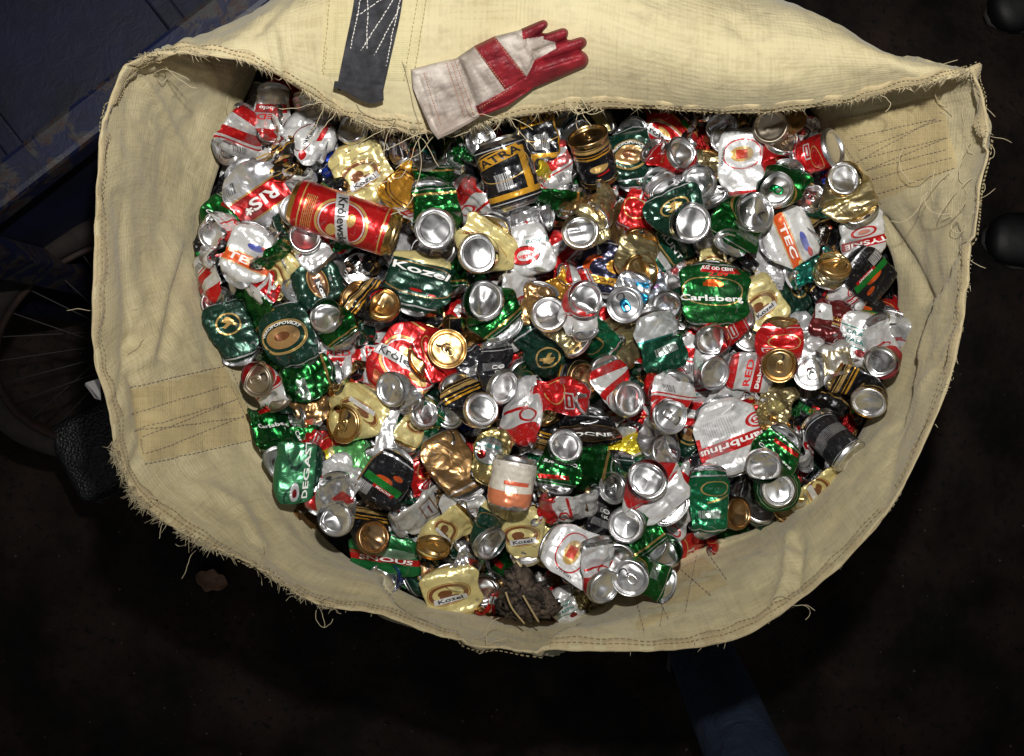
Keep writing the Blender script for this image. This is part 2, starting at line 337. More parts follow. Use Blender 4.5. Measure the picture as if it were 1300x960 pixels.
def tubes(name, lines, r, mat, parent=None, seg=5):
    V = []; F = []
    for ln in lines:
        P = [Vector(p) for p in ln]; n = len(P); base = len(V)
        rr = r if not callable(r) else None
        up = Vector((.13, .31, .94))
        for i, p in enumerate(P):
            t = (P[min(i + 1, n - 1)] - P[max(i - 1, 0)])
            if t.length < 1e-9: t = Vector((1, 0, 0))
            t.normalize(); a = t.cross(up)
            if a.length < 1e-4: a = t.cross(Vector((1, 0, 0)))
            a.normalize(); b = t.cross(a)
            q = rr if rr is not None else r(i / (n - 1))
            for k in range(seg):
                th = 2 * PI * k / seg
                V.append(p + a * math.cos(th) * q + b * math.sin(th) * q)
        for i in range(n - 1):
            for k in range(seg):
                k2 = (k + 1) % seg
                F.append((base + i * seg + k, base + i * seg + k2, base + (i + 1) * seg + k2, base + (i + 1) * seg + k))
        F.append(tuple(base + k for k in range(seg))[::-1]); F.append(tuple(base + (n - 1) * seg + k for k in range(seg)))
    return mesh_obj(name, [tuple(v) for v in V], F, mat, parent)


def lathe(prof, seg=32):
    V = []; n = len(prof)
    for (r, z) in prof:
        for k in range(seg):
            a = 2 * PI * k / seg; V.append((r * math.cos(a), r * math.sin(a), z))
    F = grid_faces(seg, n)
    return np.array(V), F


def catmull(P, n, closed=True):
    P = np.asarray(P, float); m = len(P); out = []
    seg = m if closed else m - 1
    for q in range(n):
        t = q / n * seg if closed else q / (n - 1) * seg
        i = min(int(t), seg - 1); f = t - i
        if closed: p0, p1, p2, p3 = P[(i - 1) % m], P[i], P[(i + 1) % m], P[(i + 2) % m]
        else: p0, p1, p2, p3 = P[max(i - 1, 0)], P[i], P[i + 1], P[min(i + 2, m - 1)]
        out.append(.5 * ((2 * p1) + (-p0 + p2) * f + (2 * p0 - 5 * p1 + 4 * p2 - p3) * f * f + (-p0 + 3 * p1 - 3 * p2 + p3) * f ** 3))
    return np.array(out)


def wavy(P, rng, amp, wl, n=7, ridged=False):
    """sum of random plane waves; P (...,3) in metres"""
    o = np.zeros(P.shape[:-1])
    for i in range(n):
        k = rng.normal(size=3); k = k / np.linalg.norm(k) * 2 * PI / (wl * rng.uniform(.6, 1.6)); ph = rng.uniform(0, 6.28)
        s = np.sin(P @ k + ph)
        o += (np.abs(s) - .64) if ridged else s
    return o * amp / math.sqrt(n)

# ------------------------------------------------------------------ floor
def build_floor():
    t = NT('grimy_concrete'); o = t.obj(); p = t.p
    a = t.noise(5, 5, .65, o); b = t.noise(60, 4, .6, o)
    c = t.mix(t.ramp(a, .40, .66), (.003, .0026, .0022), (.022, .013, .0098))
    c = t.mix(t.ramp(b, .56, .64), c, (.005, .0045, .004))
    c = t.mix(t.ramp(t.noise(210, 3, .6, o), .74, .77), c, (.06, .055, .045))
    t.l(c, p.inputs['Base Color']); t.l(t.ramp(t.noise(9, 4, .6, o), .3, .7, (.5, .5, .5), (.9, .9, .9)), p.inputs['Roughness']); p.inputs['Specular IOR Level'].default_value = .12
    t.l(t.bump(b, .5, .006), p.inputs['Normal'])
    g = np.linspace(-6, 6, 61); V = [(x, y, 0) for y in g for x in g]
    tag(mesh_obj('floor', V, grid_faces(61, 61, False), t.m), kind='structure')


build_floor()

# ------------------------------------------------------------------ the sack
KEYS = [  # rim (px, py, z), middle, pile level
 ((150,98,1.03),(205,105,.93),(296,150,.77)), ((165,78,1.035),(235,80,.94),(315,105,.77)), ((200,66,1.04),(228,57,.97),(335,60,.77)),
 ((255,68,1.03),(266,34,.97),(370,10,.77)), ((330,84,1.00),(333,4,.98),(420,-40,.77)), ((400,122,.95),(400,-30,.98),(480,-80,.77)),
 ((450,150,.92),(460,-55,.98),(540,-95,.77)), ((540,168,.90),(540,-65,.98),(600,-100,.77)), ((640,150,.90),(650,-60,.98),(680,-100,.77)),
 ((740,137,.90),(750,-50,.98),(770,-95,.77)), ((850,137,.91),(850,-8,.98),(850,-80,.77)), ((950,140,.93),(940,20,.98),(920,-40,.77)),
 ((1050,134,.95),(1030,40,.98),(980,20,.77)), ((1130,118,.98),(1110,62,.99),(1010,70,.77)), ((1200,100,1.02),(1178,82,.97),(1020,110,.77)),
 ((1236,96,1.03),(1190,112,.95),(1028,140,.77)), ((1255,165,1.02),(1190,180,.92),(1062,205,.77)), ((1241,240,1.01),(1180,245,.90),(1103,262,.77)),
 ((1235,300,1.0),(1190,302,.90),(1133,322,.77)), ((1225,400,1.0),(1188,396,.90),(1140,390,.77)), ((1200,500,1.0),(1168,490,.89),(1124,475,.77)),
 ((1150,610,1.0),(1124,580,.89),(1092,555,.77)), ((1085,700,.99),(1064,655,.88),(1042,618,.77)), ((1010,765,.98),(985,712,.88),(962,672,.77)),
 ((940,808,.98),(905,750,.88),(882,700,.77)), ((850,826,.97),(835,775,.87),(802,745,.77)), ((740,828,.96),(735,803,.87),(720,785,.77)),
 ((640,822,.96),(640,803,.87),(640,785,.77)), ((560,808,.96),(560,787,.87),(560,772,.77)), ((480,780,.96),(490,760,.87),(508,748,.77)),
 ((400,765,.97),(425,735,.87),(452,716,.77)), ((330,718,.98),(370,695,.87),(408,682,.77)), ((250,685,1.0),(318,640,.88),(385,640,.77)),
 ((185,640,1.0),(268,575,.88),(352,562,.77)), ((155,590,1.01),(240,505,.89),(322,492,.77)), ((140,520,1.02),(212,450,.90),(288,425,.77)),
 ((118,440,1.03),(190,390,.91),(260,370,.77)), ((118,330,1.04),(186,300,.92),(253,310,.77)), ((124,230,1.04),(192,210,.92),(264,250,.77)),
 ((132,150,1.035),(195,150,.92),(282,190,.77))]
NA, NB, NC = 560, 46, 12
rim_r = catmull([W(*k[0]) for k in KEYS], NA); mid_r = catmull([W(*k[1]) for k in KEYS], NA); low_r = catmull([W(*k[2]) for k in KEYS], NA)
cen = np.array([W(690, 420, .77)[0], W(690, 420, .77)[1], 0])
bag = np.zeros((NB + NC, NA, 3))
for j in range(NB):
    t = j / (NB - 1)
    l0 = 2 * (t - .5) * (t - 1); l1 = -4 * t * (t - 1); l2 = 2 * t * (t - .5)
    bag[j] = rim_r * l0 + mid_r * l1 + low_r * l2
for j in range(NC):
    t = (j + 1) / NC
    b = cen + (low_r - cen) * (1 + .10 * math.sin(t ** .55 * PI) - .03 * t); b[:, 2] = .77 * (1 - t) + .012 * t
    bag[NB + j] = b
rb = np.random.default_rng(5)
tv = np.linspace(0, 1, NB)[:, None]
env = np.clip(.25 + 1.2 * np.sin(np.minimum(tv, .98) * PI) ** .7, 0, 1.2)
du = np.roll(bag, -1, 1) - np.roll(bag, 1, 1); dv = np.gradient(bag, axis=0)
nrm = np.cross(du, dv); nrm /= np.linalg.norm(nrm, axis=2)[..., None] + 1e-9
nrm = nrm * np.sign(nrm[..., 2:3] + 1e-9)
disp = wavy(bag, rb, .0085, .32, 6) + wavy(bag, rb, .0032, .16, 7, True) + wavy(bag, rb, .0011, .045, 8, True)
# long soft pulls running from the hem towards the contents
ua = np.linspace(0, 2 * PI, NA, endpoint=False)[None, :]
for _ in range(34):
    a0 = rb.uniform(0, 2 * PI); sl = rb.uniform(-.5, .5); wd = rb.uniform(.012, .035); am = rb.choice([-1, 1]) * rb.uniform(.002, .006)
    t0 = rb.uniform(-.1, .5); d_ = (ua - a0 - sl * (tv - .3) + PI) % (2 * PI) - PI
    bag_p = np.exp(-(d_ / wd) ** 2) * np.exp(-((tv - t0) / .35) ** 2)
    disp[:NB] += am * bag_p
bag[:NB] += nrm[:NB] * (disp[:NB] * env)[..., None]
# a deep crease down the left wall and the pleat at the lower right corner
def crease(pts, width, depth):
    global bag
    P = [np.array(W(x, y, .92))[:2] / 1.0 for x, y in pts]
    proj = bag[:NB, :, :2] * (1500 / (CAMZ - bag[:NB, :, 2:3])); best = np.full(proj.shape[:2], 1e9)
    Q = [np.array([(x - 650), (480 - y)]) for x, y in pts]
    for a, b in zip(Q[:-1], Q[1:]):
        ab = b - a; tt = np.clip(((proj * 1 - a) @ ab) / (ab @ ab), 0, 1)
        best = np.minimum(best, np.linalg.norm(proj - (a + tt[..., None] * ab), axis=2))
    bag[:NB] += nrm[:NB] * (depth * np.exp(-(best / width) ** 2) * (tv > .02))[..., None]
crease([(238, 318), (222, 370), (205, 450)], 9, -.014); crease([(225, 318), (208, 380), (190, 450)], 12, .008)
crease([(1003, 680), (1000, 735), (985, 770)], 5, .008); crease([(1016, 690), (1010, 745)], 6, -.009)
crease([(1120, 280), (1155, 330), (1180, 380)], 7, -.009); crease([(170, 480), (185, 560), (165, 600)], 8, -.007)
crease([(345, 40), (352, 90)], 6, .008); crease([(800, 5), (870, 40)], 10, .007); crease([(930, 30), (1000, 90)], 10, -.006)
crease([(330, 700), (300, 640), (250, 620)], 10, .007); crease([(150, 250), (165, 400), (160, 470)], 9, -.006)
rim_r = bag[0].copy()
bagF = grid_faces(NA, NB + NC)
bagV = bag.reshape(-1, 3)
arc = np.concatenate([[0], np.cumsum(np.linalg.norm(np.diff(rim_r, axis=0), axis=1))])
hgt = np.concatenate([[0], np.cumsum(np.linalg.norm(np.diff(bag, axis=0), axis=2).mean(1))])
bagUV = np.stack(np.broadcast_arrays(arc[None, :], hgt[:, None]), -1).reshape(-1, 2)
BV = BVHTree.FromPolygons(bagV.tolist(), bagF)
CAM = Vector((0, 0, CAMZ))


def hit(px, py, lift=0.0):
    d = (W(px, py, 1.0) - CAM).normalized()
    loc, n, i, dist = BV.ray_cast(CAM, d)
    if loc is None: loc = W(px, py, .95); n = Vector((0, 0, 1))
    if n.z < 0: n = -n
    return loc + n * lift, n


def cloth_mat(name, ca, cb, wv=420, stain=.35):
    t = NT(name); p = t.p; o = t.obj()
    uv = t.n('ShaderNodeUVMap'); uv.uv_map = 'UVMap'
    big = t.noise(7, 5, .62, o); sm = t.noise(38, 4, .6, o)
    mp = t.n('ShaderNodeMapping'); mp.inputs['Scale'].default_value = (14, 220, 1); t.l(uv.outputs[0], mp.inputs[0])
    mp2 = t.n('ShaderNodeMapping'); mp2.inputs['Scale'].default_value = (220, 14, 1); t.l(uv.outputs[0], mp2.inputs[0])
    th = t.math('ADD', t.noise(1, 2, .6, mp.outputs[0]), t.noise(1, 2, .6, mp2.outputs[0]))
    c = t.mix(t.ramp(big, .35, .65), ca, cb)
    c = t.mix(t.math('MULTIPLY', t.ramp(th, .85, 1.3), .3), c, tuple(min(1, x * 1.25) for x in cb))
    c = t.mix(t.math('MULTIPLY', t.ramp(sm, .55, .75), stain), c, tuple(x * .55 for x in ca))
    c = t.mix(t.math('MULTIPLY', t.ramp(t.noise(13, 5, .7, o, .8), .60, .72), stain), c, (.17, .14, .11))
    t.l(c, p.inputs['Base Color']); p.inputs['Roughness'].default_value = .85
    p.inputs['Sheen Weight'].default_value = .15
    w1 = t.n('ShaderNodeTexWave', wave_type='BANDS', bands_direction='X'); w1.inputs['Scale'].default_value = wv / 6.28; t.l(uv.outputs[0], w1.inputs[0])
    w2 = t.n('ShaderNodeTexWave', wave_type='BANDS', bands_direction='Y'); w2.inputs['Scale'].default_value = wv / 6.28; t.l(uv.outputs[0], w2.inputs[0])
    for q in (w1, w2): q.inputs['Distortion'].default_value = .6
    h = t.math('ADD', t.math('ADD', w1.outputs['Fac'], w2.outputs['Fac']), t.math('MULTIPLY', th, 1.6))
    b = t.bump(t.noise(24, 4, .6, o, .5), .45, .008)
    t.l(t.bump(h, .2, .0008, b), p.inputs['Normal'])
    return t.m


M['cloth'] = cloth_mat('woven_sackcloth', (.44, .37, .205), (.54, .475, .29), 420, .30)
M['hem'] = cloth_mat('hem_cloth', (.42, .335, .18), (.52, .43, .255))
M['patch'] = cloth_mat('webbing_patch', (.42, .325, .155), (.49, .40, .21), 700, .25)
M['patchpale'] = cloth_mat('pale_patch', (.47, .40, .21), (.53, .47, .27), 700, .15)
M['strand'] = simple('loose_strand', (.55, .47, .30), 0, .7)
M['stitch'] = simple('stitch_thread', (.27, .22, .17), 0, .7)
M['stitchpale'] = simple('stitch_pale', (.42, .34, .18), 0, .7)

sack = empty('bulk_bag', (cen[0], cen[1], 0), 'large open beige woven bulk bag with frayed hem, full of crushed cans', 'bag')


def to_sack(o):
    o.parent = sack; o.location = -sack.location; return o


def fnp(name, *a, **k): return to_sack(mesh_obj(name, *a, **k))


def uvf(uvs):
    uvs = np.asarray(uvs); return lambda idx: uvs[idx]


o = fnp('wall', bagV, bagF, M['cloth'], uv=uvf(bagUV)); so = o.modifiers.new('thick', 'SOLIDIFY'); so.thickness = .0016; so.offset = 0
# bottom of the sack
bo = [tuple(x) for x in bag[-1]] + [(cen[0], cen[1], .012)]
fnp('bottom', bo, [(i, (i + 1) % NA, NA) for i in range(NA)], M['cloth'], uv=uvf([(v[0], v[1]) for v in bo]))
# hem: a folded band round the whole mouth
e = bag[3] - bag[0]; e /= np.linalg.norm(e, axis=1)[:, None]
tg = np.roll(rim_r, -1, 0) - np.roll(rim_r, 1, 0); tg /= np.linalg.norm(tg, axis=1)[:, None]
hn = np.cross(tg, e); hn /= np.linalg.norm(hn, axis=1)[:, None]
wid = .017 + .003 * np.sin(np.arange(NA) * .21) + .002 * np.sin(np.arange(NA) * .83)
sect = [(-.14, 0), (.05, .0026), (.5, .0036), (.95, .0030), (1.04, .0014), (1.0, -.0014), (.95, -.0030), (.5, -.0036), (.05, -.0026)]
hv = np.zeros((len(sect), NA, 3)); puck = wavy(rim_r, rb, .0022, .03, 6)
for q, (x, y) in enumerate(sect):
    hv[q] = rim_r + e * (wid * x)[:, None] + hn * (y * .48) + hn * (puck * .6)[:, None] * (1 if 0 < x < 1 else .4)
HF = []
for q in range(len(sect)):
    for i in range(NA):
        q2 = (q + 1) % len(sect); i2 = (i + 1) % NA
        HF.append((q * NA + i, q * NA + i2, q2 * NA + i2, q2 * NA + i))
huv = np.stack(np.broadcast_arrays(arc[None, :], (np.arange(len(sect)) * .006)[:, None]), -1).reshape(-1, 2)
fnp('hem', hv.reshape(-1, 3), HF, M['hem'], uv=uvf(huv))


def stitched(line, step=5.5, gap=2.4, lift=.0026, r=.00055):
    """dashes of thread laid along a pixel polyline on the cloth"""
    out = []; P = [Vector(p) for p in line]
    for a, b in zip(P[:-1], P[1:]):
        n = max(1, int((b - a).length / step))
        for i in range(n):
            p = a.lerp(b, i / n); q = a.lerp(b, (i + 1 - gap / step) / n)
            out.append([hit(p.x, p.y, lift)[0], hit((p.x + q.x) / 2, (p.y + q.y) / 2, lift + .0004)[0], hit(q.x, q.y, lift)[0]])
    return out


def drape(name, quad, mat, lift=.0022, n=26, m=18, rngseed=1):
    a, b, c, d = [Vector(q) for q in quad]; V = []; U = []
    for j in range(m):
        for i in range(n):
            s, t = i / (n - 1), j / (m - 1)
            p = a.lerp(b, s).lerp(d.lerp(c, s), t)
            edge = min(s, 1 - s, t, 1 - t)
            V.append(tuple(W(p.x, p.y, hit(p.x, p.y)[0].z + (lift if edge > .01 else .0002)))); U.append((p.x * .001, p.y * .001))
    return fnp(name, V, grid_faces(n, m, False), mat, uv=uvf(U))


drape('webbing_patch', [(160, 494), (287, 463), (338, 556), (180, 592)], M['patch'])
drape('webbing_patch', [(1046, 152), (1196, 118), (1218, 215), (1110, 262)], M['patch'])
drape('webbing_patch', [(800, 752), (895, 702), (930, 742), (805, 806)], M['patch'])
drape('webbing_patch', [(412, -14), (545, -14), (527, 108), (405, 98)], M['patchpale'])
st = []
for ln in ([(163, 492), (285, 465)], [(165, 525), (288, 490)], [(180, 555), (298, 508), (168, 548), (310, 530)], [(184, 577), (310, 528), (290, 488)], [(166, 525), (182, 580)], [(182, 590), (336, 556)], [(292, 470), (330, 556)]): st += stitched(ln)
for ln in ([(1065, 150), (1180, 130)], [(1092, 190), (1200, 150)], [(1100, 200), (1205, 175), (1102, 215), (1205, 190)], [(1090, 205), (1190, 150), (1080, 175)], [(1104, 228), (1212, 200)], [(1118, 245), (1216, 214)], [(1060, 163), (1122, 260)]): st += stitched(ln)
for ln in ([(808, 760), (818, 806)], [(826, 740), (850, 790)], [(850, 728), (838, 800)], [(862, 722), (905, 760)], [(885, 708), (870, 782)], [(900, 705), (925, 740)]): st += stitched(ln)
tag(to_sack(tubes('stitching', st, .00055, M['stitch'])), kind='stuff')
sp2 = []
for ln in ([(419, -5), (408, 92)], [(415, 60), (409, 96)], [(530, 0), (512, 104)], [(541, 0), (524, 104)]): sp2 += stitched(ln)
# run-stitching along the hem
L2 = []
for off in (.35, .8):
    for i in range(0, NA, 1):
        s_ = 1
        P0 = rim_r[i] + e[i] * wid[i] * off; P1 = rim_r[(i + 1) % NA] + e[(i + 1) % NA] * wid[(i + 1) % NA] * off
        sg = hn[i] if hn[i][2] > 0 else -hn[i]
        L2.append([P0 + (P1 - P0) * .15 + sg * .0042, P0 + (P1 - P0) * .75 + sg * .0042])
tag(to_sack(tubes('hem_stitching', sp2 + L2, .0005, M['stitchpale'], seg=4)), kind='stuff')
# frayed fringe: short strands off the raw edge, dense where the photo shows it
fr = []
pxr = np.array([(650 + p[0] * 1500 / (CAMZ - p[2]), 480 - p[1] * 1500 / (CAMZ - p[2])) for p in rim_r])
for i in range(NA):
    x, y = pxr[i]
    topside = y < 175 and 180 < x < 1235
    if topside: dens = 15 if (380 < x < 660) else (4 if x < 1000 else 7)
    elif x < 430 and y > 560: dens = 15
    elif x > 1180: dens = 2
    elif y > 700: dens = 1
    else: dens = 0
    dens = int(dens * np.clip(.9 + .9 * math.sin(i * .37) + .7 * math.sin(i * 1.13 + 1), .1, 2.2))
    ml = .011 if (topside and 400 < x < 700) else (.010 if topside else (.012 if x < 430 and y > 560 else .006))
    for _ in range(dens):
        f = rb.uniform(0, 1); p = rim_r[i] * (1 - f) + rim_r[(i + 1) % NA] * f
        d = -e[i] + tg[i] * rb.normal(0, .45) + np.array([0, 0, rb.normal(-.1, .3)]); d /= np.linalg.norm(d)
        ln_ = ml * rb.uniform(.35, 1.3); k = np.array([rb.normal(0, .25), rb.normal(0, .25), rb.normal(-.15, .2)])
        p = p + e[i] * .002 + hn[i] * rb.normal(0, .0016)
        fr.append([p, p + d * ln_ * .5, p + (d + k) * ln_])
tag(to_sack(tubes('frayed_fringe', fr, lambda f: .00055 * (1 - .6 * f), M['strand'], seg=3)), kind='stuff')


def loose(px, py, n, ln, curl, seed, up=.006):
    r = np.random.default_rng(seed); out = []
    for _ in range(n):
        p = np.array(hit(px + r.normal(0, 6), py + r.normal(0, 6), .004)[0]); a = r.uniform(0, 6.28); pts = [p]
        da = r.normal(0, curl); m = int(r.integers(7, 12)); L_ = ln * r.uniform(.5, 1.3)
        for k in range(m):
            a += da + r.normal(0, .25)
            p = p + np.array([math.cos(a), math.sin(a), r.normal(0, .25) + (up / .02 if k < 3 else -.05)]) * L_ / m
            pts.append(p)
        out.append([tuple(q) for q in catmull(pts, m * 3, False)])
    return out


lo = []
for a in ((545, 172, 7, .09, .15, 3), (500, 160, 6, .10, .1, 4), (420, 135, 7, .07, .1, 5), (1205, 135, 4, .08, .3, 6), (1230, 245, 3, .07, .5, 7), (1238, 180, 3, .06, .3, 8), (1224, 290, 2, .05, .5, 9),
          (200, 655, 5, .032, .1, 10), (250, 690, 4, .03, .1, 11), (330, 705, 3, .03, .2, 12), (190, 97, 3, .04, .3, 13), (310, 100, 6, .06, .2, 14), (180, 400, 1, .10, .08, 15), (165, 450, 1, .06, .1, 16),
          (735, 137, 9, .025, .1, 17), (640, 150, 5, .05, .1, 18), (840, 136, 3, .03, .1, 19), (1100, 125, 5, .05, .15, 20), (400, 765, 4, .03, .2, 21), (600, 820, 3, .04, .2, 22), (1000, 770, 3, .03, .2, 23), (1200, 220, 4, .10, .2, 24)):
    lo += loose(*a)
for k_ in range(0, len(lo)):
    pass
to_sack(tubes('loose_strand', lo, .00042, M['strand'], seg=4))['kind'] = 'stuff'

# grey webbing strap sewn on the folded wall, end doubled over
def ribbon(name, pts, widths, mat, lift, thick, parent_fn=to_sack, sub=36):
    C = catmull([Vector((x, y, w_)) for (x, y), w_ in zip(pts, widths)], sub, False); V = []; n = len(C); m = 9
    U = []
    for side in (1, 0):
        for i in range(n):
            t = C[min(i + 1, n - 1)] - C[max(i - 1, 0)]; nx, ny = -t[1], t[0]; q = math.hypot(nx, ny); nx /= q; ny /= q
            for k in range(m):
                s = (k / (m - 1) - .5) * C[i][2]
                l = lift(i / (n - 1)) + (thick if side else 0) - (.0006 if k in (0, m - 1) and side else 0)
                V.append(tuple(W(C[i][0] + nx * s, C[i][1] + ny * s, hit(C[i][0] + nx * s, min(C[i][1] + ny * s, 140))[0].z + l))); U.append((s * .001, i * .004))
    F = grid_faces(m, n, False) + [f[::-1] for f in grid_faces(m, n, False, m * n)]
    A = m * n
    for i in range(n - 1):
        for k in (0, m - 1): F.append((i * m + k, (i + 1) * m + k, A + (i + 1) * m + k, A + i * m + k))
    for i in (0, n - 1):
        for k in range(m - 1): F.append((i * m + k, i * m + k + 1, A + i * m + k + 1, A + i * m + k))
    return parent_fn(mesh_obj(name, V, F, mat, uv=uvf(U), sharp=50))


t = NT('grey_webbing'); uvn = t.n('ShaderNodeUVMap'); uvn.uv_map = 'UVMap'
wx = t.n('ShaderNodeTexWave', bands_direction='DIAGONAL'); wx.inputs['Scale'].default_value = 260; wx.inputs['Distortion'].default_value = .5; t.l(uvn.outputs[0], wx.inputs[0])
t.l(t.mix(t.ramp(t.noise(90, 4, .6, t.obj()), .35, .7), (.022, .022, .026), (.060, .060, .070)), t.p.inputs['Base Color']); t.p.inputs['Roughness'].default_value = .8
t.l(t.bump(t.math('ADD', wx.outputs['Fac'], t.noise(300, 3, .6, t.obj())), .7, .0016), t.p.inputs['Normal']); M['webbing'] = t.m
M['white_thread'] = simple('white_thread', (.75, .73, .68), 0, .7)
strap = ribbon('lifting_strap', [(484, -30), (478, 15), (468, 62), (459, 104), (458, 112)], [62, 61, 60, 59, 58], M['webbing'], lambda f: .003 + .012 * f ** 3, .0035)
ribbon('strap_end', [(424, 107), (440, 110), (456, 116), (472, 121), (487, 121)], [8, 13, 19, 21, 13], M['webbing'], lambda f: .020, .004, sub=20)
zz = []
for ln in ([(458, 0), (437, 90)], [(508, 0), (489, 88)], [(452, 20), (487, 0)], [(438, 90), (487, 22), (499, 0)], [(470, 78), (508, 10)], [(466, 60), (466, 0)], [(466, 98), (489, 97)]): zz += stitched(ln, 4.5, 1.2, .0078, .0006)
tag(to_sack(tubes('strap_stitching', zz, .0006, M['white_thread'])), kind='stuff')
lb = [W(128, 480, .985), W(109, 486, .95), W(108, 489, .94), W(121, 506, .955), W(128, 508, .985)]
V = [tuple(p) for p in lb] + [tuple(p + Vector((0, 0, .0012))) for p in lb]
fnp('sewn_label', V, [(0, 1, 2, 3, 4), (9, 8, 7, 6, 5)] + [(i, (i + 1) % 5, 5 + (i + 1) % 5, 5 + i) for i in range(5)], simple('white_tag', (.62, .6, .58), 0, .7), smooth=False)

# ------------------------------------------------------------------ body of the heap, its colours darkened to paint the shade between the cans
def pile_base(px, py):
    r = math.hypot((px - 700) / 450, (py - 440) / 330)
    return .772 + .028 * max(0, 1 - r * r)


def heap():
    n, m = 130, 34; V = []; rg = np.random.default_rng(3)
    ring = low_r[np.linspace(0, NA, n, endpoint=False).astype(int)]
    for j in range(m):
        f = j / (m - 1)
        for i in range(n):
            p = cen + (ring[i] - cen) * f; V.append((p[0], p[1], .75 + .018 * (1 - f * f)))
    V = np.array(V); V[:, 2] += wavy(V, rg, .008, .09, 7, True) + wavy(V, rg, .005, .035, 6, True)
    t = NT('packed_cans_shade'); p = t.p; o = t.obj(); vo = t.n('ShaderNodeTexVoronoi'); vo.inputs['Scale'].default_value = 26; t.l(o, vo.inputs['Vector'])
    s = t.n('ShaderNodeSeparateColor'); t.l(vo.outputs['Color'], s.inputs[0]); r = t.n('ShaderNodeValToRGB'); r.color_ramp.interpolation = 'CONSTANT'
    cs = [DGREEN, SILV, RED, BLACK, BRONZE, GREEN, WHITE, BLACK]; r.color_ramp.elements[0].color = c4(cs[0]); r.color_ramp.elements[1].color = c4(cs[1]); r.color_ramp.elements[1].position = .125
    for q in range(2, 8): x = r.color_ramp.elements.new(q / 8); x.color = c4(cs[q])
    t.l(s.outputs[0], r.inputs[0]); t.l(t.mix(.45, r.outputs[0], (.01, .01, .01)), p.inputs['Base Color']); p.inputs['Metallic'].default_value = .8; p.inputs['Roughness'].default_value = .35  # mixed towards black, gap shade put into the colour
    t.l(t.bump(t.noise(50, 4, .7, o), 1, .01), p.inputs['Normal'])
    tag(mesh_obj('crushed_can_mass', V, grid_faces(n, m), t.m, sharp=25), 'mass of packed cans deep in the bag, darkened with painted shade', 'scrap', kind='stuff')


heap()

# ------------------------------------------------------------------ cans
def sm(x): x = np.clip(x, 0, 1); return x * x * (3 - 2 * x)


NU, NS = 56, 40


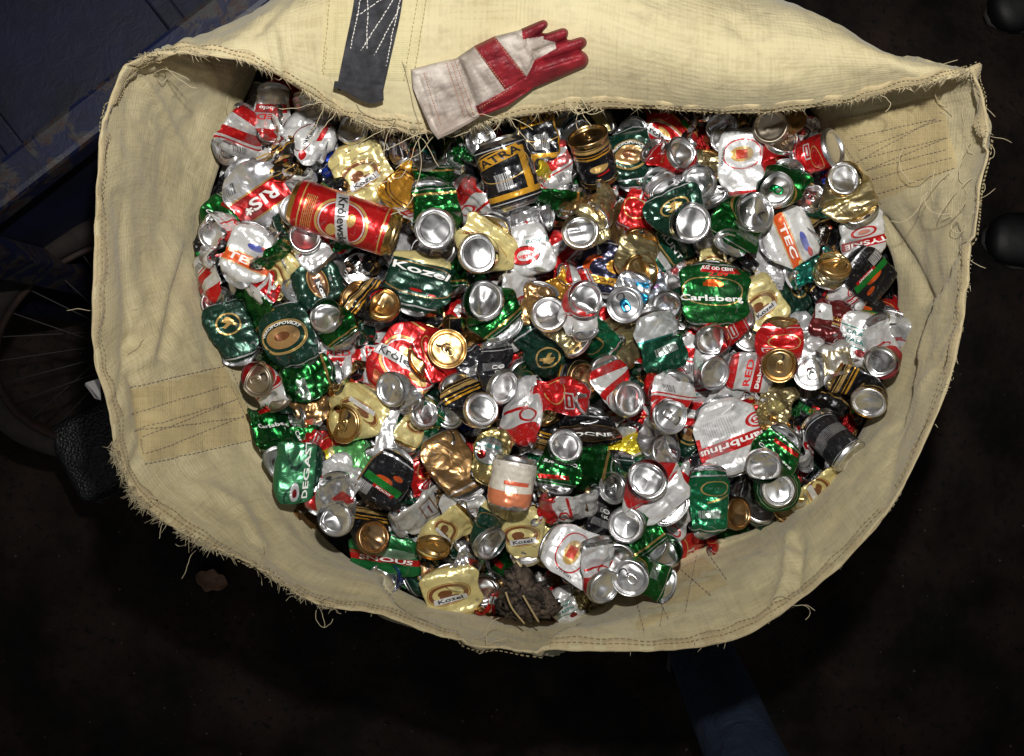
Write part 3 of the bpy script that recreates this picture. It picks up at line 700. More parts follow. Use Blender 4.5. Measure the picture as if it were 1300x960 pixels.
def can_body(kind, l, wd, rng, fold=(70, 70), crush=1.0, folds=(), bend=0.0):
    """returns grid (NS, NU, 3) in metres, plus end frames [(centre, outward, side, radii)]"""
    s = np.linspace(0, 1, NS); mm = .001
    R = 33.0; re = 26.5
    if kind in ('P', 'E'):
        f0, f1 = rad(fold[0]), rad(fold[1]); ra = 7.5
        tot = l + ra * (f0 + f1); a0 = ra * f0 / tot; a1 = ra * f1 / tot
        phi = f0 * (1 - sm(s / max(a0 * 1.3, .05))) - f1 * sm((s - 1 + a1 * 1.3) / max(a1 * 1.3, .05)) + rad(bend) * (.5 - s)
        k = sm(s / .30) * sm((1 - s) / .30)
        a = re + (wd / 2 - re) * k; b = 13 + (2.4 - 13) * sm(s / .22) * sm((1 - s) / .22)
        b = b * .8
    elif kind == 'L':
        ra = 20.0; f0 = rad(80)
        tot = ra * f0 + l * .95; a0 = ra * f0 / tot
        phi = -f0 * (1 - sm(s / (a0 * 1.6))) - rad(60) * sm((s - .86) / .14) + rad(bend) * s
        k = sm((s - .10) / .30) * sm((1 - s) / .2)
        a = re + (wd / 2 - re) * k; b = re + (4.0 - re) * sm((s - .12) / .42)
    elif kind == 'C':
        tot = l; phi = rad(bend) * (s - .5)
        ne = min(.12, 9.0 / l)
        k = sm(s / ne) * sm((1 - s) / ne); a = re + (wd / 2 - re) * k; b = a * (1 - .12 * crush * np.exp(-((s - .55) / .25) ** 2))
    else:  # T: stamped down along its own axis
        tot = l; phi = np.full(NS, -PI / 2 + rad(4)) + rad(bend) * s
        k = sm(s / .22) * sm((1 - s) / .22); a = re + (wd / 2 - re) * k * (1 + .10 * np.sin(s * 19)); b = a * (.86 + .1 * rng.random())
    ds = tot / (NS - 1)
    c = np.zeros((NS, 3)); T = np.stack([np.cos(phi), np.zeros(NS), np.sin(phi)], 1)
    c[1:] = np.cumsum((T[1:] + T[:-1]) / 2 * ds, axis=0)
    N = np.stack([-np.sin(phi), np.zeros(NS), np.cos(phi)], 1); B = np.array([0, 1.0, 0])
    if kind in ('P', 'E', 'L'):
        c[:, 1] += rng.normal(0, 4) * np.sin(s * PI)
        wob = 1 + .10 * crush * (np.sin(s * rng.uniform(5, 9) + rng.uniform(0, 6)) * k)
        a = a * wob
    th = np.linspace(0, 2 * PI, NU, endpoint=False)
    ct, stn = np.cos(th), np.sin(th)
    pw = .8 if kind in ('P', 'E', 'L') else 1.0
    kk = k[:, None] if kind in ('P', 'E', 'L') else 0
    shp = np.sign(stn) * np.abs(stn)
    X = c[:, None, :] + B * (a[:, None] * shp)[..., None] + N[:, None, :] * (b[:, None] * ct)[..., None]
    ref = np.stack(np.broadcast_arrays(R * ct[None, :], R * stn[None, :], (s * 150)[:, None]), -1)
    env = sm((s - (.08 if kind == 'L' else 0)) / (.22 if kind == 'L' else .10)) * sm((1 - s) / .10)
    if kind == 'C': amp = crush * .55
    elif kind == 'T': amp = crush * 1.1
    else: amp = crush
    d = wavy(ref, rng, .5, 60, 3) + wavy(ref, rng, 3.2, 60, 3, True) + wavy(ref, rng, 1.1, 26, 3, True) + wavy(ref, rng, .22, 11, 4, True)
    out = N[:, None, :] * ct[None, :, None] + B * (stn * .6)[None, :, None]
    if kind in ('P', 'E', 'L'): out = N[:, None, :] * np.sign(ct)[None, :, None] * np.minimum(1, np.abs(ct) * 1.6)[None, :, None] + B * (stn * .35)[None, :, None]
    # whole-sheet buckling moves both walls together, so it never opens the can
    X = X + out * (d * amp * env[:, None] * .75)[..., None]
    if kind in ('P', 'E', 'L'):
        pos2 = np.stack([c[:, None, 0] + 0 * th[None, :], a[:, None] * shp[None, :], 0 * X[..., 0]], -1)
        bk = wavy(pos2, rng, 4.6 * crush, 90, 3, True) + wavy(pos2, rng, 2.0 * crush, 34, 3, True)
        X = X + N[:, None, :] * (bk * env[:, None])[..., None]
        if kind in ('P', 'E'):
            m0 = c[NS // 2].copy()
            for sgn_ in folds:
                al = rng.uniform(-.30, .30); dr = np.array([math.sin(al), sgn_ * math.cos(al), 0]); Nn = N[NS // 2]; dr = dr - Nn * (dr @ Nn); dr /= np.linalg.norm(dr)
                d0 = wd / 2 * rng.uniform(.70, .80); r_ = 4.0; be = rad(rng.uniform(140, 176))
                rel = X - m0; pr = rel @ dr; h = rel @ Nn; t_ = np.maximum(pr - d0, 0); bt = np.minimum(t_ / r_, be); rest = t_ - bt * r_
                q1 = d0 + (r_ + h) * np.sin(bt) + rest * np.cos(bt); q2 = -r_ + (r_ + h) * np.cos(bt) - rest * np.sin(bt)
                mk = pr > d0
                X = np.where(mk[..., None], rel + dr * (q1 - pr)[..., None] + Nn * (q2 - h)[..., None] + m0, X)
    ends = []
    for i, sg in ((0, -1), (NS - 1, 1)):
        ends.append((X[i].mean(0), sg * T[i], B, (a[i], b[i])))
    return X * mm, ends


def arr(x): return np.asarray(x, float)


PROF_TOP = [(27.2, -3.2), (27.6, .2), (27.4, 1.6), (26.4, 2.2), (25.3, 1.8), (24.6, -.6), (24.0, -3.6), (22.6, -4.0), (21.6, -2.2), (20.6, -1.2), (19.4, -1.0), (12, -1.1), (5, -1.1), (.3, -1.1)]
PROF_BASE = [(27.4, -5.0), (26.8, -1.8), (25.2, .4), (23.9, 1.2), (22.8, .9), (21.9, -.8), (21.0, -2.4), (19.6, -3.6), (17.8, -4.0), (15.5, -4.6), (12, -5.6), (7, -6.5), (3, -6.9), (.3, -7)]
LT = lathe(PROF_TOP, 36); LB_ = lathe(PROF_BASE, 36)


def tab_mesh():
    V = []; F = []; n = 20
    def stad(w_, h_, cy):
        return [(math.copysign(abs(math.cos(2 * PI * k / n)) ** .7, math.cos(2 * PI * k / n)) * w_, cy + math.copysign(abs(math.sin(2 * PI * k / n)) ** .7, math.sin(2 * PI * k / n)) * h_) for k in range(n)]
    rings = [stad(7.6, 11.5, 0), stad(7.0, 10.9, 0), stad(4.4, 4.4, -4.2), stad(4.2, 4.2, -4.2)]
    zs = [(.2, 0), (1.2, 1), (1.2, 2), (.2, 3)]
    for z, q in zs:
        for x, y in rings[q]: V.append((x, y, z))
    for j in range(3):
        for k in range(n): F.append((j * n + k, j * n + (k + 1) % n, (j + 1) * n + (k + 1) % n, (j + 1) * n + k))
    # rivet
    b = len(V)
    for r_, z in ((2.6, 1.2), (2.3, 2.1), (.2, 2.3)):
        for k in range(10): V.append((r_ * math.cos(k * PI / 5), 5.2 + r_ * math.sin(k * PI / 5), z))
    for j in range(2):
        for k in range(10): F.append((b + j * 10 + k, b + j * 10 + (k + 1) % 10, b + (j + 1) * 10 + (k + 1) % 10, b + (j + 1) * 10 + k))
    return np.array(V), F


TAB = tab_mesh()
mouth = [(0, 12)]
MO = np.array([((7.2 + 1.2 * math.sin(t_)) * math.cos(t_), 13.2 + 6.8 * math.sin(t_), -.95 + .0) for t_ in np.linspace(0, 2 * PI, 22, endpoint=False)] + [(0, 13, -3.0)])
MOF = [(i, (i + 1) % 22, 22) for i in range(22)]

# lettering: flat chart meshes in millimetres, cut fine enough to follow the crumples
_tc = {}


def text_chart(txt, size, ang):
    key = (txt, size, ang)
    if key in _tc: return _tc[key]
    cu = bpy.data.curves.new('lettering', 'FONT'); cu.body = txt; cu.size = size; cu.align_x = 'CENTER'; cu.align_y = 'CENTER'
    cu.offset = size * .022; cu.resolution_u = 3
    ob = bpy.data.objects.new('lettering', cu); COL.objects.link(ob)
    dg = bpy.context.evaluated_depsgraph_get(); me = bpy.data.meshes.new_from_object(ob.evaluated_get(dg))
    bpy.data.objects.remove(ob); bpy.data.curves.remove(cu)
    bm = bmesh.new(); bm.from_mesh(me); bpy.data.meshes.remove(me)
    bmesh.ops.triangulate(bm, faces=bm.faces)
    for _ in range(3):
        ed = [e_ for e_ in bm.edges if e_.calc_length() > 5]
        if not ed: break
        bmesh.ops.subdivide_edges(bm, edges=ed, cuts=1); bmesh.ops.triangulate(bm, faces=bm.faces)
    V = np.array([v.co[:] for v in bm.verts])[:, :2]; F = [tuple(v.index for v in f.verts) for f in bm.faces]; bm.free()
    if isinstance(ang, str):
        r = float(ang[3:]); x, y = V[:, 0].copy(), V[:, 1].copy()
        V = np.stack([(r + y) * np.sin(x / r), (r + y) * np.cos(x / r)], 1)
    else:
        a = rad(ang); V = np.stack([V[:, 0] * math.cos(a) - V[:, 1] * math.sin(a), V[:, 0] * math.sin(a) + V[:, 1] * math.cos(a)], 1)
    _tc[key] = (V, F); return _tc[key]


def on_grid(X, gn, fi, fj, lift):
    i0 = np.floor(fi).astype(int); j0 = np.clip(np.floor(fj).astype(int), 0, NS - 2); a = (fi - i0)[:, None]; b = (fj - j0)[:, None]
    i1 = (i0 + 1) % NU; i0 = i0 % NU
    def s_(G): return (G[j0, i0] * (1 - a) + G[j0, i1] * a) * (1 - b) + (G[j0 + 1, i0] * (1 - a) + G[j0 + 1, i1] * a) * b
    return s_(X) + s_(gn) * lift


BODYF = grid_faces(NU, NS)
uv_base = {}


def end_piece(parent, frame, top, mat, rng, tabmat=None, opened=True, dent=1.0, ovl=1.0):
    c, n, side, (ra, rb_) = frame
    n = n / np.linalg.norm(n); x = side; y = np.cross(n, x)
    Rm = np.stack([x, y, n], 1); V, F = (LT if top else LB_)
    V = V.copy(); rr = np.hypot(V[:, 0], V[:, 1]) / 27
    sx, sy = ra / 26.5, max(rb_ / 26.5, .55 * ra / 26.5)
    dz = wavy(V, rng, 1.0 * dent, 34, 4) + wavy(V, rng, 1.7 * dent, 30, 3, True) * (1 - rr ** 2)
    if not top: dz += -abs(rng.normal(0, 2.5)) * np.exp(-((V[:, 0] - rng.normal(0, 6)) ** 2 + (V[:, 1] - rng.normal(0, 6)) ** 2) / 60) * dent
    if dent > .6:
        for _ in range(int(rng.choice(3, p=[.35, .4, .25]))):
            a_ = rng.uniform(0, 6.28); pr_ = V[:, 0] * math.cos(a_) + V[:, 1] * math.sin(a_); k_ = np.maximum(pr_ - rng.uniform(2, 17), 0)
            dz = dz - k_ * rng.uniform(.15, .75); V[:, 0] -= math.cos(a_) * k_ * .22; V[:, 1] -= math.sin(a_) * k_ * .22
    V[:, 2] += dz
    V[:, 0] *= sx; V[:, 1] *= sy
    o = mesh_obj('lid' if top else 'base', (c + V @ Rm.T) * .001, F, mat, parent)
    if top:
        a = rng.uniform(0, 6.28); ca, sa = math.cos(a), math.sin(a); Z = np.array([[ca, -sa, 0], [sa, ca, 0], [0, 0, 1]])
        def put(Vt, name, m_):
            q = Vt @ Z.T; q[:, 0] *= sx * .94; q[:, 1] *= sy * .94
            i = [int(np.argmin((V[:, 0] - p_[0]) ** 2 + (V[:, 1] - p_[1]) ** 2)) for p_ in q]
            q[:, 2] += np.mean([dz[k] for k in i])
            return mesh_obj(name, (c + q @ Rm.T) * .001, MOF if name == 'opening_shade' else TAB[1], m_, o)
        if opened:
            put(MO * np.array([1, 1, 1]) + np.array([0, 0, .35]), 'opening_shade', M['mouth'])  # shallow black dish on the lid, painted shade for the hole
        tb = TAB[0].copy(); tb[:, 1] -= 2.0; tb[:, 2] += -1.0 + tb[:, 1] * -.04
        put(tb, 'pull_tab', tabmat or mat)
    return o


SPECS = []
rs = random.Random(11)
PL = dict(l=70, w=74)


def add(kind, px, py, ang, des, **k):
    SPECS.append(dict(kind=kind, px=px, py=py, ang=ang, des=des, **k))


def build_can(sp, seed, zsurf):
    rng = np.random.default_rng(seed); kind = sp['kind']
    l = sp.get('l', {'P': 66, 'E': 62, 'L': 52, 'C': 120, 'T': 30}[kind]); wd = sp.get('w', {'P': 76, 'E': 74, 'L': 74, 'C': 66, 'T': 76}[kind])
    fo = ()
    if kind in ('P', 'E') and sp['des'] not in ('ris', 'goatgreen'):
        fo = [(), (1,), (-1,), (1, -1)][int(rng.choice(4, p=[.2, .27, .27, .26]))]
        wd = wd * (1, 1.12, 1.25)[len(fo)]
    if kind in ('P', 'E'): wd *= .95; l *= .93; sp['crush'] = sp.get('crush', 1.0) * 1.15
    X, ends = can_body(kind, l, wd, rng, sp.get('fold', (rng.uniform(95, 160), rng.uniform(95, 160))), sp.get('crush', 1.0), folds=fo, bend=sp.get('bend', rng.normal(0, 14)))
    if kind in ('P', 'E', 'C'): piv = (X[NS // 2].mean(0)) if kind != 'C' else X.reshape(-1, 3).mean(0)
    else: piv = ends[0][0] * .001
    sc = sp.get('sc', {'C': .93, 'P': .82, 'E': .84, 'L': .82, 'T': .82}[kind])
    X = (X - piv) * sc; ends = [((c - piv * 1000) * sc, n, s_, (r_[0] * sc, r_[1] * sc)) for c, n, s_, r_ in ends]
    sp['_sc'] = sc
    topfirst = kind in ('L', 'T') and sp.get('end', 'base') == 'top'
    roll = sp.get('roll', rng.uniform(-36, 36) if kind == 'L' else rng.uniform(-16, 16)); pit = sp.get('pitch', rng.uniform(-20, 16))
    ang = sp['ang']
    Rm = (Matrix.Rotation(rad(ang), 3, 'Z') @ Matrix.Rotation(-rad(pit), 3, 'Y') @ Matrix.Rotation(rad(roll), 3, 'X'))
    Rn = np.array(Rm)
    return X, ends, topfirst, Rm, Rn, rng


# height map used to let every can come to rest on what already lies below it
HC = .005; HN = 260
Hm = np.full((HN, HN), -1.0)
for yy in range(HN):
    for xx in range(HN):
        wx_, wy_ = (xx - HN / 2) * HC, (yy - HN / 2) * HC
        Hm[yy, xx] = pile_base(650 + wx_ * 1000, 480 - wy_ * 1000) - .030


def settle(P, q, x, y):
    ix = np.clip(((P[:, 0] + x) / HC + HN / 2).astype(int), 0, HN - 1); iy = np.clip(((P[:, 1] + y) / HC + HN / 2).astype(int), 0, HN - 1)
    key = iy * HN + ix; u, inv = np.unique(key, return_inverse=True)
    lo_ = np.full(len(u), 9.0); hi_ = np.full(len(u), -9.0)
    np.minimum.at(lo_, inv, P[:, 2]); np.maximum.at(hi_, inv, P[:, 2])
    gap = Hm.ravel()[u] - lo_
    return np.quantile(gap, q), u, lo_, hi_


# cans that end up wholly buried under the others: they still carry weight in the heap but are not built
BURIED = {0, 1, 2, 3, 4, 5, 6, 7, 10, 11, 13, 15, 16, 18, 21, 22, 24, 25, 26, 28, 30, 31, 34, 36, 41, 42, 43, 44, 48, 53, 59, 62, 65, 67, 69, 70, 72, 81, 82, 86, 93, 104, 105, 108, 113, 116, 117, 122, 125, 129, 133, 135, 149, 179, 194, 195, 199, 201, 222, 225, 231, 238}


def make_can(sp, idx):
    X, ends, topfirst, Rm, Rn, rng = build_can(sp, 1000 + idx * 7, None)
    kind = sp['kind']; des = sp['des']
    q = sp.get('q', .93)
    core = X[5:-5].reshape(-1, 3) if kind in ('P', 'E') else X.reshape(-1, 3)
    P = core @ Rn.T
    w0 = W(sp['px'], sp['py'], .825)
    z, u, lo_, hi_ = settle(P, q, w0.x, w0.y)
    z = min(z, sp.get('zmax', .885 if sp['py'] < 190 else .93)) + sp.get('dz', 0)
    w0 = W(sp['px'], sp['py'], z)
    z2, u, lo_, hi_ = settle(P, q, w0.x, w0.y)
    Hm.ravel()[u] = np.maximum(Hm.ravel()[u], z + np.minimum(hi_, lo_ + .05))
    if idx in BURIED: return None
    root = empty('beer_can' if kind == 'C' else 'crushed_can', w0, None, 'beer can' if True else '', 'crushed beer cans heaped in the bag')
    root.rotation_euler = Rm.to_euler('XYZ')
    th = np.arange(NU) / NU; ss = np.linspace(0, 1, NS)
    sgn = 1 if topfirst else -1; off = sp.get('u', 0.0)
    # per-loop uv without a seam: face corner columns known from the grid order
    def uvfun(idx_):
        cols = (idx_ % NU).reshape(-1, 4).astype(float); rows = (idx_ // NU).reshape(-1, 4)
        wrap = cols.max(1) - cols.min(1) > NU / 2
        half = cols.copy(); half[wrap[:, None] & (cols < NU / 2)] += NU
        cc_ = half / NU
        cc_ = cc_ - np.round(cc_.mean(1) - .0001)[:, None] if True else cc_
        uu = .5 + sgn * cc_ + off
        vv = rows / (NS - 1); vv = 1 - vv if topfirst else vv
        return np.stack([uu.ravel(), vv.ravel()], 1)
    body = mesh_obj('body', X.reshape(-1, 3), BODYF, M['p_' + des], root, uv=uvfun, sharp=sp.get('sharp', 24))
    gn = np.cross(np.roll(X, -1, 1) - np.roll(X, 1, 1), np.gradient(X, axis=0)); gn /= np.linalg.norm(gn, axis=2)[..., None] + 1e-12
    # outward check
    cenl = X.mean(1, keepdims=True)
    if ((X - cenl) * gn).sum() < 0: gn = -gn
    ec = M[sp.get('ec', 'gold' if des in ('krol', 'blackgold', 'strong', 'goldfoil') else 'silver')]
    for k_, fr_ in enumerate(ends):
        istop = (k_ == 0) == topfirst if kind in ('L', 'T') else (k_ == 1)
        main = (k_ == 0) if kind in ('L', 'T') else True
        end_piece(root, fr_, istop, ec if main or rng.random() < .5 else M['silver'], rng, M[sp['tab']] if 'tab' in sp else None, True, .5 if kind == 'C' else 1.0)
    if sp.get('txt', True):
        lt = []
        for (tx, U0, V0, size, a_, colr) in DES[des][2]:
            V2, F2 = text_chart(tx, size, a_)
            if isinstance(a_, str): pts_ = V2 + np.array([U0, V0])
            else: pts_ = V2 + np.array([U0, V0])
            u_ = pts_[:, 0] / 207 + .5; v_ = pts_[:, 1] / 150 + .5
            s_ = (1 - v_) if topfirst else v_
            fi = ((u_ - .5 - off) * sgn) * NU; fj = np.clip(s_, 0, 1) * (NS - 1)
            Q = on_grid(X, gn, fi, fj, .0009)
            mesh_obj('lettering', Q, F2, INK[colr], body, smooth=False)
    return root

# kind (P flattened, L end facing out with the body folded behind, C still round, T stamped down, E on edge), photo position, heading
add('P', 345, 145, 265, 'diab', l=52, w=58, o=3)
add('P', 392, 172, 140, 'barley', l=58, w=74, o=5)
add('P', 332, 190, 105, 'co', l=40, w=50, o=2)
add('P', 332, 255, 305, 'ris', l=88, w=96, o=5, crush=.7, sc=.88)
add('P', 378, 228, 40, 'goldfoil', l=50, w=60, o=1, crush=1.6, txt=False)
add('P', 352, 212, 120, 'goldlabel', l=34, w=46, o=3)
add('C', 437, 277, -18, 'krol', l=138, w=63, o=9, crush=.15, roll=20, pitch=-3, sharp=40, bend=0, ec='gold')
add('P', 458, 218, 118, 'goatcream', l=80, w=88, o=5, crush=.7, roll=0)
add('L', 437, 180, 60, 'white', o=1)
add('L', 485, 187, 90, 'blackgold', o=4, ec='gold', end='top', pitch=20)
add('L', 520, 200, 80, 'silverfoil', o=2)
add('P', 315, 322, 70, 'tec', l=66, w=74, o=6, crush=.6)
add('E', 395, 303, -45, 'red', roll=60, o=2, l=60)
add('E', 370, 315, -60, 'redwhite', roll=-55, o=1, l=50)
add('E', 268, 325, -60, 'goldfoil', roll=62, o=2, l=60)
add('P', 358, 338, 60, 'whitetxt', l=44, w=54, o=3, crush=1.4)
add('E', 306, 172, 60, 'redwhite', roll=50, o=2, l=56)
add('C', 402, 140, 100, 'whitepic', l=50, w=60, o=1, ec='dull', crush=1)
add('P', 440, 215, -20, 'blue', l=50, w=40, o=2, crush=1.8)
add('L', 552, 291, 95, 'green', o=8, w=66, l=52, roll=0, pitch=4, sc=.91)
add('L', 548, 248, 90, 'green', o=7, w=64, l=40, roll=10, pitch=0)
add('P', 515, 240, 50, 'orange', l=66, w=78, o=5, crush=1.2)
add('T', 585, 200, 20, 'green', l=30, w=64, o=3, end='top', tab='tabgreen', pitch=-25)
add('P', 605, 208, 20, 'goldfoil', l=46, w=26, o=4, crush=1.3, roll=40)
add('L', 598, 238, -20, 'red', o=3, pitch=10)
add('P', 592, 186, 60, 'gcarl', l=30, w=36, o=4, crush=1.8)
add('C', 645, 220, 108, 'tatra', l=94, w=74, o=9, sc=.88, crush=1.9, pitch=10, roll=-12, u=0.02, bend=0)
add('P', 682, 172, 95, 'tatra', l=64, w=62, o=8, crush=1.0, roll=-12, u=-.03)
add('P', 705, 208, 100, 'redwhite', l=56, w=50, o=5)
add('L', 716, 208, -5, 'green', o=4, roll=20, w=76, l=46)
add('C', 754, 200, 112, 'blackgold', l=66, w=52, o=8, ec='gold', pitch=38, roll=0, crush=1.4, bend=0)
add('P', 800, 196, 95, 'goatgreen', l=78, w=64, o=6, u=-.02)
add('P', 690, 240, 40, 'whitered', l=60, w=50, o=4, crush=1.6)
add('E', 706, 262, 0, 'green', roll=60, o=5, l=70)
add('P', 660, 283, 5, 'silverfoil', l=84, w=40, o=5, crush=1.6, roll=20)
add('E', 735, 272, 5, 'goldfoil', roll=60, o=4, l=60)
add('L', 737, 293, 40, 'goldfoil', ec='silver', o=6, w=60, l=30)
add('L', 608, 322, 60, 'goatcream', o=8, w=86, l=40, txt=False, roll=14, pitch=-6, sc=.91)
add('P', 672, 315, 100, 'brownwhite', l=62, w=68, o=6, crush=.5)
add('P', 718, 322, 120, 'redwhite', l=56, w=56, o=5)
add('E', 766, 268, 80, 'goldfoil', roll=60, o=7, l=60, w=56, ec='silver', txt=False)
add('E', 786, 280, 75, 'brown', roll=-62, o=6, l=56, w=50, bend=0)
add('P', 815, 258, 70, 'red', l=66, w=56, o=6)
add('E', 605, 268, -55, 'whitered', roll=55, o=5, l=70)
add('P', 845, 178, 50, 'krol', l=74, w=84, o=5, crush=.7)
add('L', 867, 194, 140, 'red', o=8, roll=30, pitch=0, w=62, l=34)
add('P', 893, 222, 80, 'goldfoil', l=56, w=56, o=5, crush=1.8, txt=False)
add('L', 886, 232, -60, 'white', o=6, w=40, l=24, roll=30)
add('P', 942, 205, 95, 'ringwhite', l=84, w=66, o=7, crush=.45, sc=.88)
add('L', 978, 160, 60, 'brown', o=8, ec='dull', roll=-10)
add('L', 994, 176, -60, 'red', o=5)
add('C', 1038, 195, 195, 'red', l=52, w=48, o=7, pitch=-42, crush=1.5)
add('L', 1073, 226, -60, 'goldfoil', ec='silver', o=8, w=80, l=52, roll=5, pitch=0)
add('P', 1040, 222, 120, 'blue', l=44, w=36, o=3, crush=1.8)
add('P', 1010, 190, 100, 'redwhite', l=60, w=34, o=4)
add('L', 984, 240, 60, 'green', o=6, end='top', tab='tabgreen', ec='silver')
add('L', 960, 269, -115, 'green', o=8, end='top', w=82, l=40, pitch=5, sc=.91)
add('L', 878, 283, 115, 'crest', o=9, w=78, l=50, pitch=2, roll=5, sc=.91)
add('P', 852, 312, 40, 'runt', l=60, w=66, o=6, crush=.6)
add('P', 1008, 302, 25, 'tec', l=64, w=84, o=8, crush=.6, roll=6)
add('P', 1096, 300, 285, 'tys', l=60, w=66, o=7, crush=.7)
add('P', 1106, 352, -40, 'dots', l=64, w=68, o=7, crush=.5)
add('P', 1008, 362, 20, 'crest', l=56, w=84, o=5)
add('P', 905, 372, 86, 'crown', l=72, w=98, o=9, crush=.55, roll=4, pitch=4, sc=.91)
add('P', 908, 332, 90, 'goatcream', l=26, w=54, o=5, txt=False)
add('L', 815, 345, 80, 'goldfoil', o=5, ec='gold')
add('P', 815, 372, 110, 'bluesilver', l=62, w=74, o=6, crush=1.3)
add('L', 793, 387, 70, 'bluesilver', o=8, tab='tabblue', end='top', w=50, l=30, roll=-10)
add('P', 1025, 250, -60, 'blackgold', l=84, w=56, o=4, txt=False)
add('P', 965, 385, 125, 'goatcream', l=66, w=66, o=6, crush=.7)
add('P', 1035, 342, 20, 'tealfoil', l=60, w=36, o=5, crush=1.8)
add('T', 1060, 335, 100, 'goldfoil', l=30, w=50, o=5, crush=1.2, txt=False, pitch=-40)
add('P', 978, 345, 100, 'whitetxt', l=50, w=48, o=5)
add('L', 915, 160, -60, 'brown', o=4, roll=30)
add('P', 1010, 232, 120, 'strong', l=64, w=56, o=3)
add('L', 838, 232, 40, 'silverfoil', o=5, w=60)
add('P', 820, 285, 60, 'red', l=50, w=56, o=4)
add('P', 1060, 380, -50, 'blackgold', l=76, w=60, o=4, txt=False)
add('P', 352, 352, 30, 'goatcream', l=60, w=56, o=3, crush=1.4, txt=False)
add('P', 405, 360, 25, 'goatsmall', l=60, w=66, o=6, crush=.9)
add('P', 533, 352, 76, 'goatdark', l=70, w=92, o=8, crush=.5, roll=0, sc=.88)
add('L', 486, 385, 150, 'blackgold', o=6, ec='gold', roll=24)
add('P', 292, 417, 105, 'crest', l=78, w=66, o=6, crush=.5)
add('P', 364, 425, 110, 'goatgreen', l=78, w=84, o=8, crush=.6)
add('E', 320, 390, -50, 'green', roll=45, o=5, l=66)
add('L', 325, 482, -70, 'redwhite', o=6, ec='dull', end='top', roll=24, w=56, l=40)
add('P', 392, 478, 20, 'green', l=66, w=68, o=7, crush=1.0)
add('P', 430, 452, 88, 'diab', l=54, w=54, o=5)
add('P', 468, 462, 5, 'pan', l=60, w=60, o=5)
add('L', 568, 443, 205, 'red', o=10, ec='gold', end='top', w=74, l=34, pitch=0, roll=0, txt=False, sc=.91)
add('P', 520, 462, 52, 'krol', l=104, w=104, o=9, crush=.2, roll=0, pitch=0, sc=.88)
add('L', 495, 495, -60, 'silverfoil', o=10, w=46, l=24, txt=False)
add('L', 435, 538, 60, 'goatcream', o=8, ec='gold', end='top', w=86, l=44, txt=False, sc=.91)
add('P', 385, 566, 20, 'gcarl', l=50, w=56, o=3)
add('P', 490, 548, 85, 'whitetxt', l=66, w=32, o=7, crush=.4)
add('P', 400, 514, 30, 'brown', l=54, w=50, o=5)
add('P', 533, 538, 60, 'gbar', l=60, w=66, o=4, crush=1.4)
add('P', 533, 396, 90, 'strong', l=46, w=76, o=6, crush=.7)
add('L', 412, 400, -60, 'green', o=5, w=60, l=36)
add('L', 613, 381, -50, 'green', o=9, w=72, l=40, roll=0, pitch=3, sc=.91)
add('E', 660, 378, 100, 'whitered', roll=45, o=6, l=60)
add('P', 676, 388, 70, 'brown', l=50, w=40, o=7)
add('L', 697, 398, -40, 'goldfoil', ec='silver', o=7, w=60)
add('L', 744, 379, -80, 'whitered', o=8, w=62, l=40)
add('P', 705, 370, 30, 'orange', l=44, w=40, o=5, crush=1.2)
add('P', 768, 340, 80, 'flame', l=66, w=76, o=5)
add('P', 775, 408, 20, 'redwhite', l=60, w=46, o=5)
add('E', 790, 430, 110, 'goldfoil', roll=35, o=6, l=60, w=80)
add('P', 840, 436, 105, 'teal', l=76, w=72, o=8, crush=.8)
add('E', 742, 422, -35, 'gbar', roll=48, o=7, l=94)
add('P', 692, 448, -50, 'crest', l=74, w=60, o=6, roll=25)
add('P', 665, 430, -60, 'goldfoil', l=50, w=40, o=5, roll=40)
add('T', 742, 482, 20, 'blackgold', l=40, w=64, o=6, ec='copper', end='base', pitch=-30)
add('P', 715, 502, 0, 'red', l=70, w=50, o=6, crush=1.7)
add('L', 612, 520, 120, 'blackgold', o=8, ec='silver', roll=28, w=64)
add('L', 640, 492, 90, 'blackbar', o=7, roll=40, w=60)
add('E', 662, 520, 85, 'whitered', roll=-48, o=7, l=84)
add('L', 800, 507, 110, 'redwhite', o=9, roll=28, w=64, l=54)
add('E', 746, 548, 90, 'mocne', roll=0, pitch=35, o=7, l=40, w=90)
add('L', 851, 528, 70, 'redwhite', o=9, end='top', w=66)
add('L', 848, 500, 60, 'red', o=6, w=66, roll=20)
add('P', 633, 440, 40, 'whitered', l=50, w=50, o=5, crush=1.8)
add('P', 610, 470, 120, 'blackbar', l=56, w=50, o=5)
add('P', 640, 410, 10, 'gcarl', l=56, w=46, o=4)
add('L', 908, 474, 60, 'white', o=7, w=66)
add('L', 905, 434, 25, 'red', o=7, roll=35, w=64)
add('P', 920, 505, 50, 'white', l=66, w=40, o=8, crush=.6)
add('P', 955, 473, 172, 'diab', l=56, w=62, o=8, crush=.5)
add('L', 990, 464, 90, 'red', o=8, ec='gold', end='top', w=66)
add('L', 1030, 473, 100, 'white', o=6, end='top', w=60)
add('P', 1064, 460, 100, 'goldbar', l=54, w=50, o=8, crush=.9)
add('P', 1088, 428, 70, 'draft', l=60, w=56, o=7)
add('L', 1118, 462, 120, 'whitered', o=9, roll=-48, w=60)
add('P', 1055, 405, 60, 'maroon', l=52, w=58, o=6)
add('P', 1020, 424, 110, 'whitetxt', l=54, w=60, o=5)
add('P', 880, 448, 60, 'redwhite', l=66, w=56, o=5, txt=False)
add('P', 928, 556, 290, 'gamb', l=90, w=96, o=8, crush=.25, roll=0, sc=.88)
add('P', 985, 515, 80, 'goldfoil', l=52, w=60, o=6, crush=1.5)
add('P', 983, 550, 80, 'strong', l=46, w=52, o=5)
add('L', 1103, 512, 150, 'blackgold', ec='silver', o=8, roll=-42, w=56)
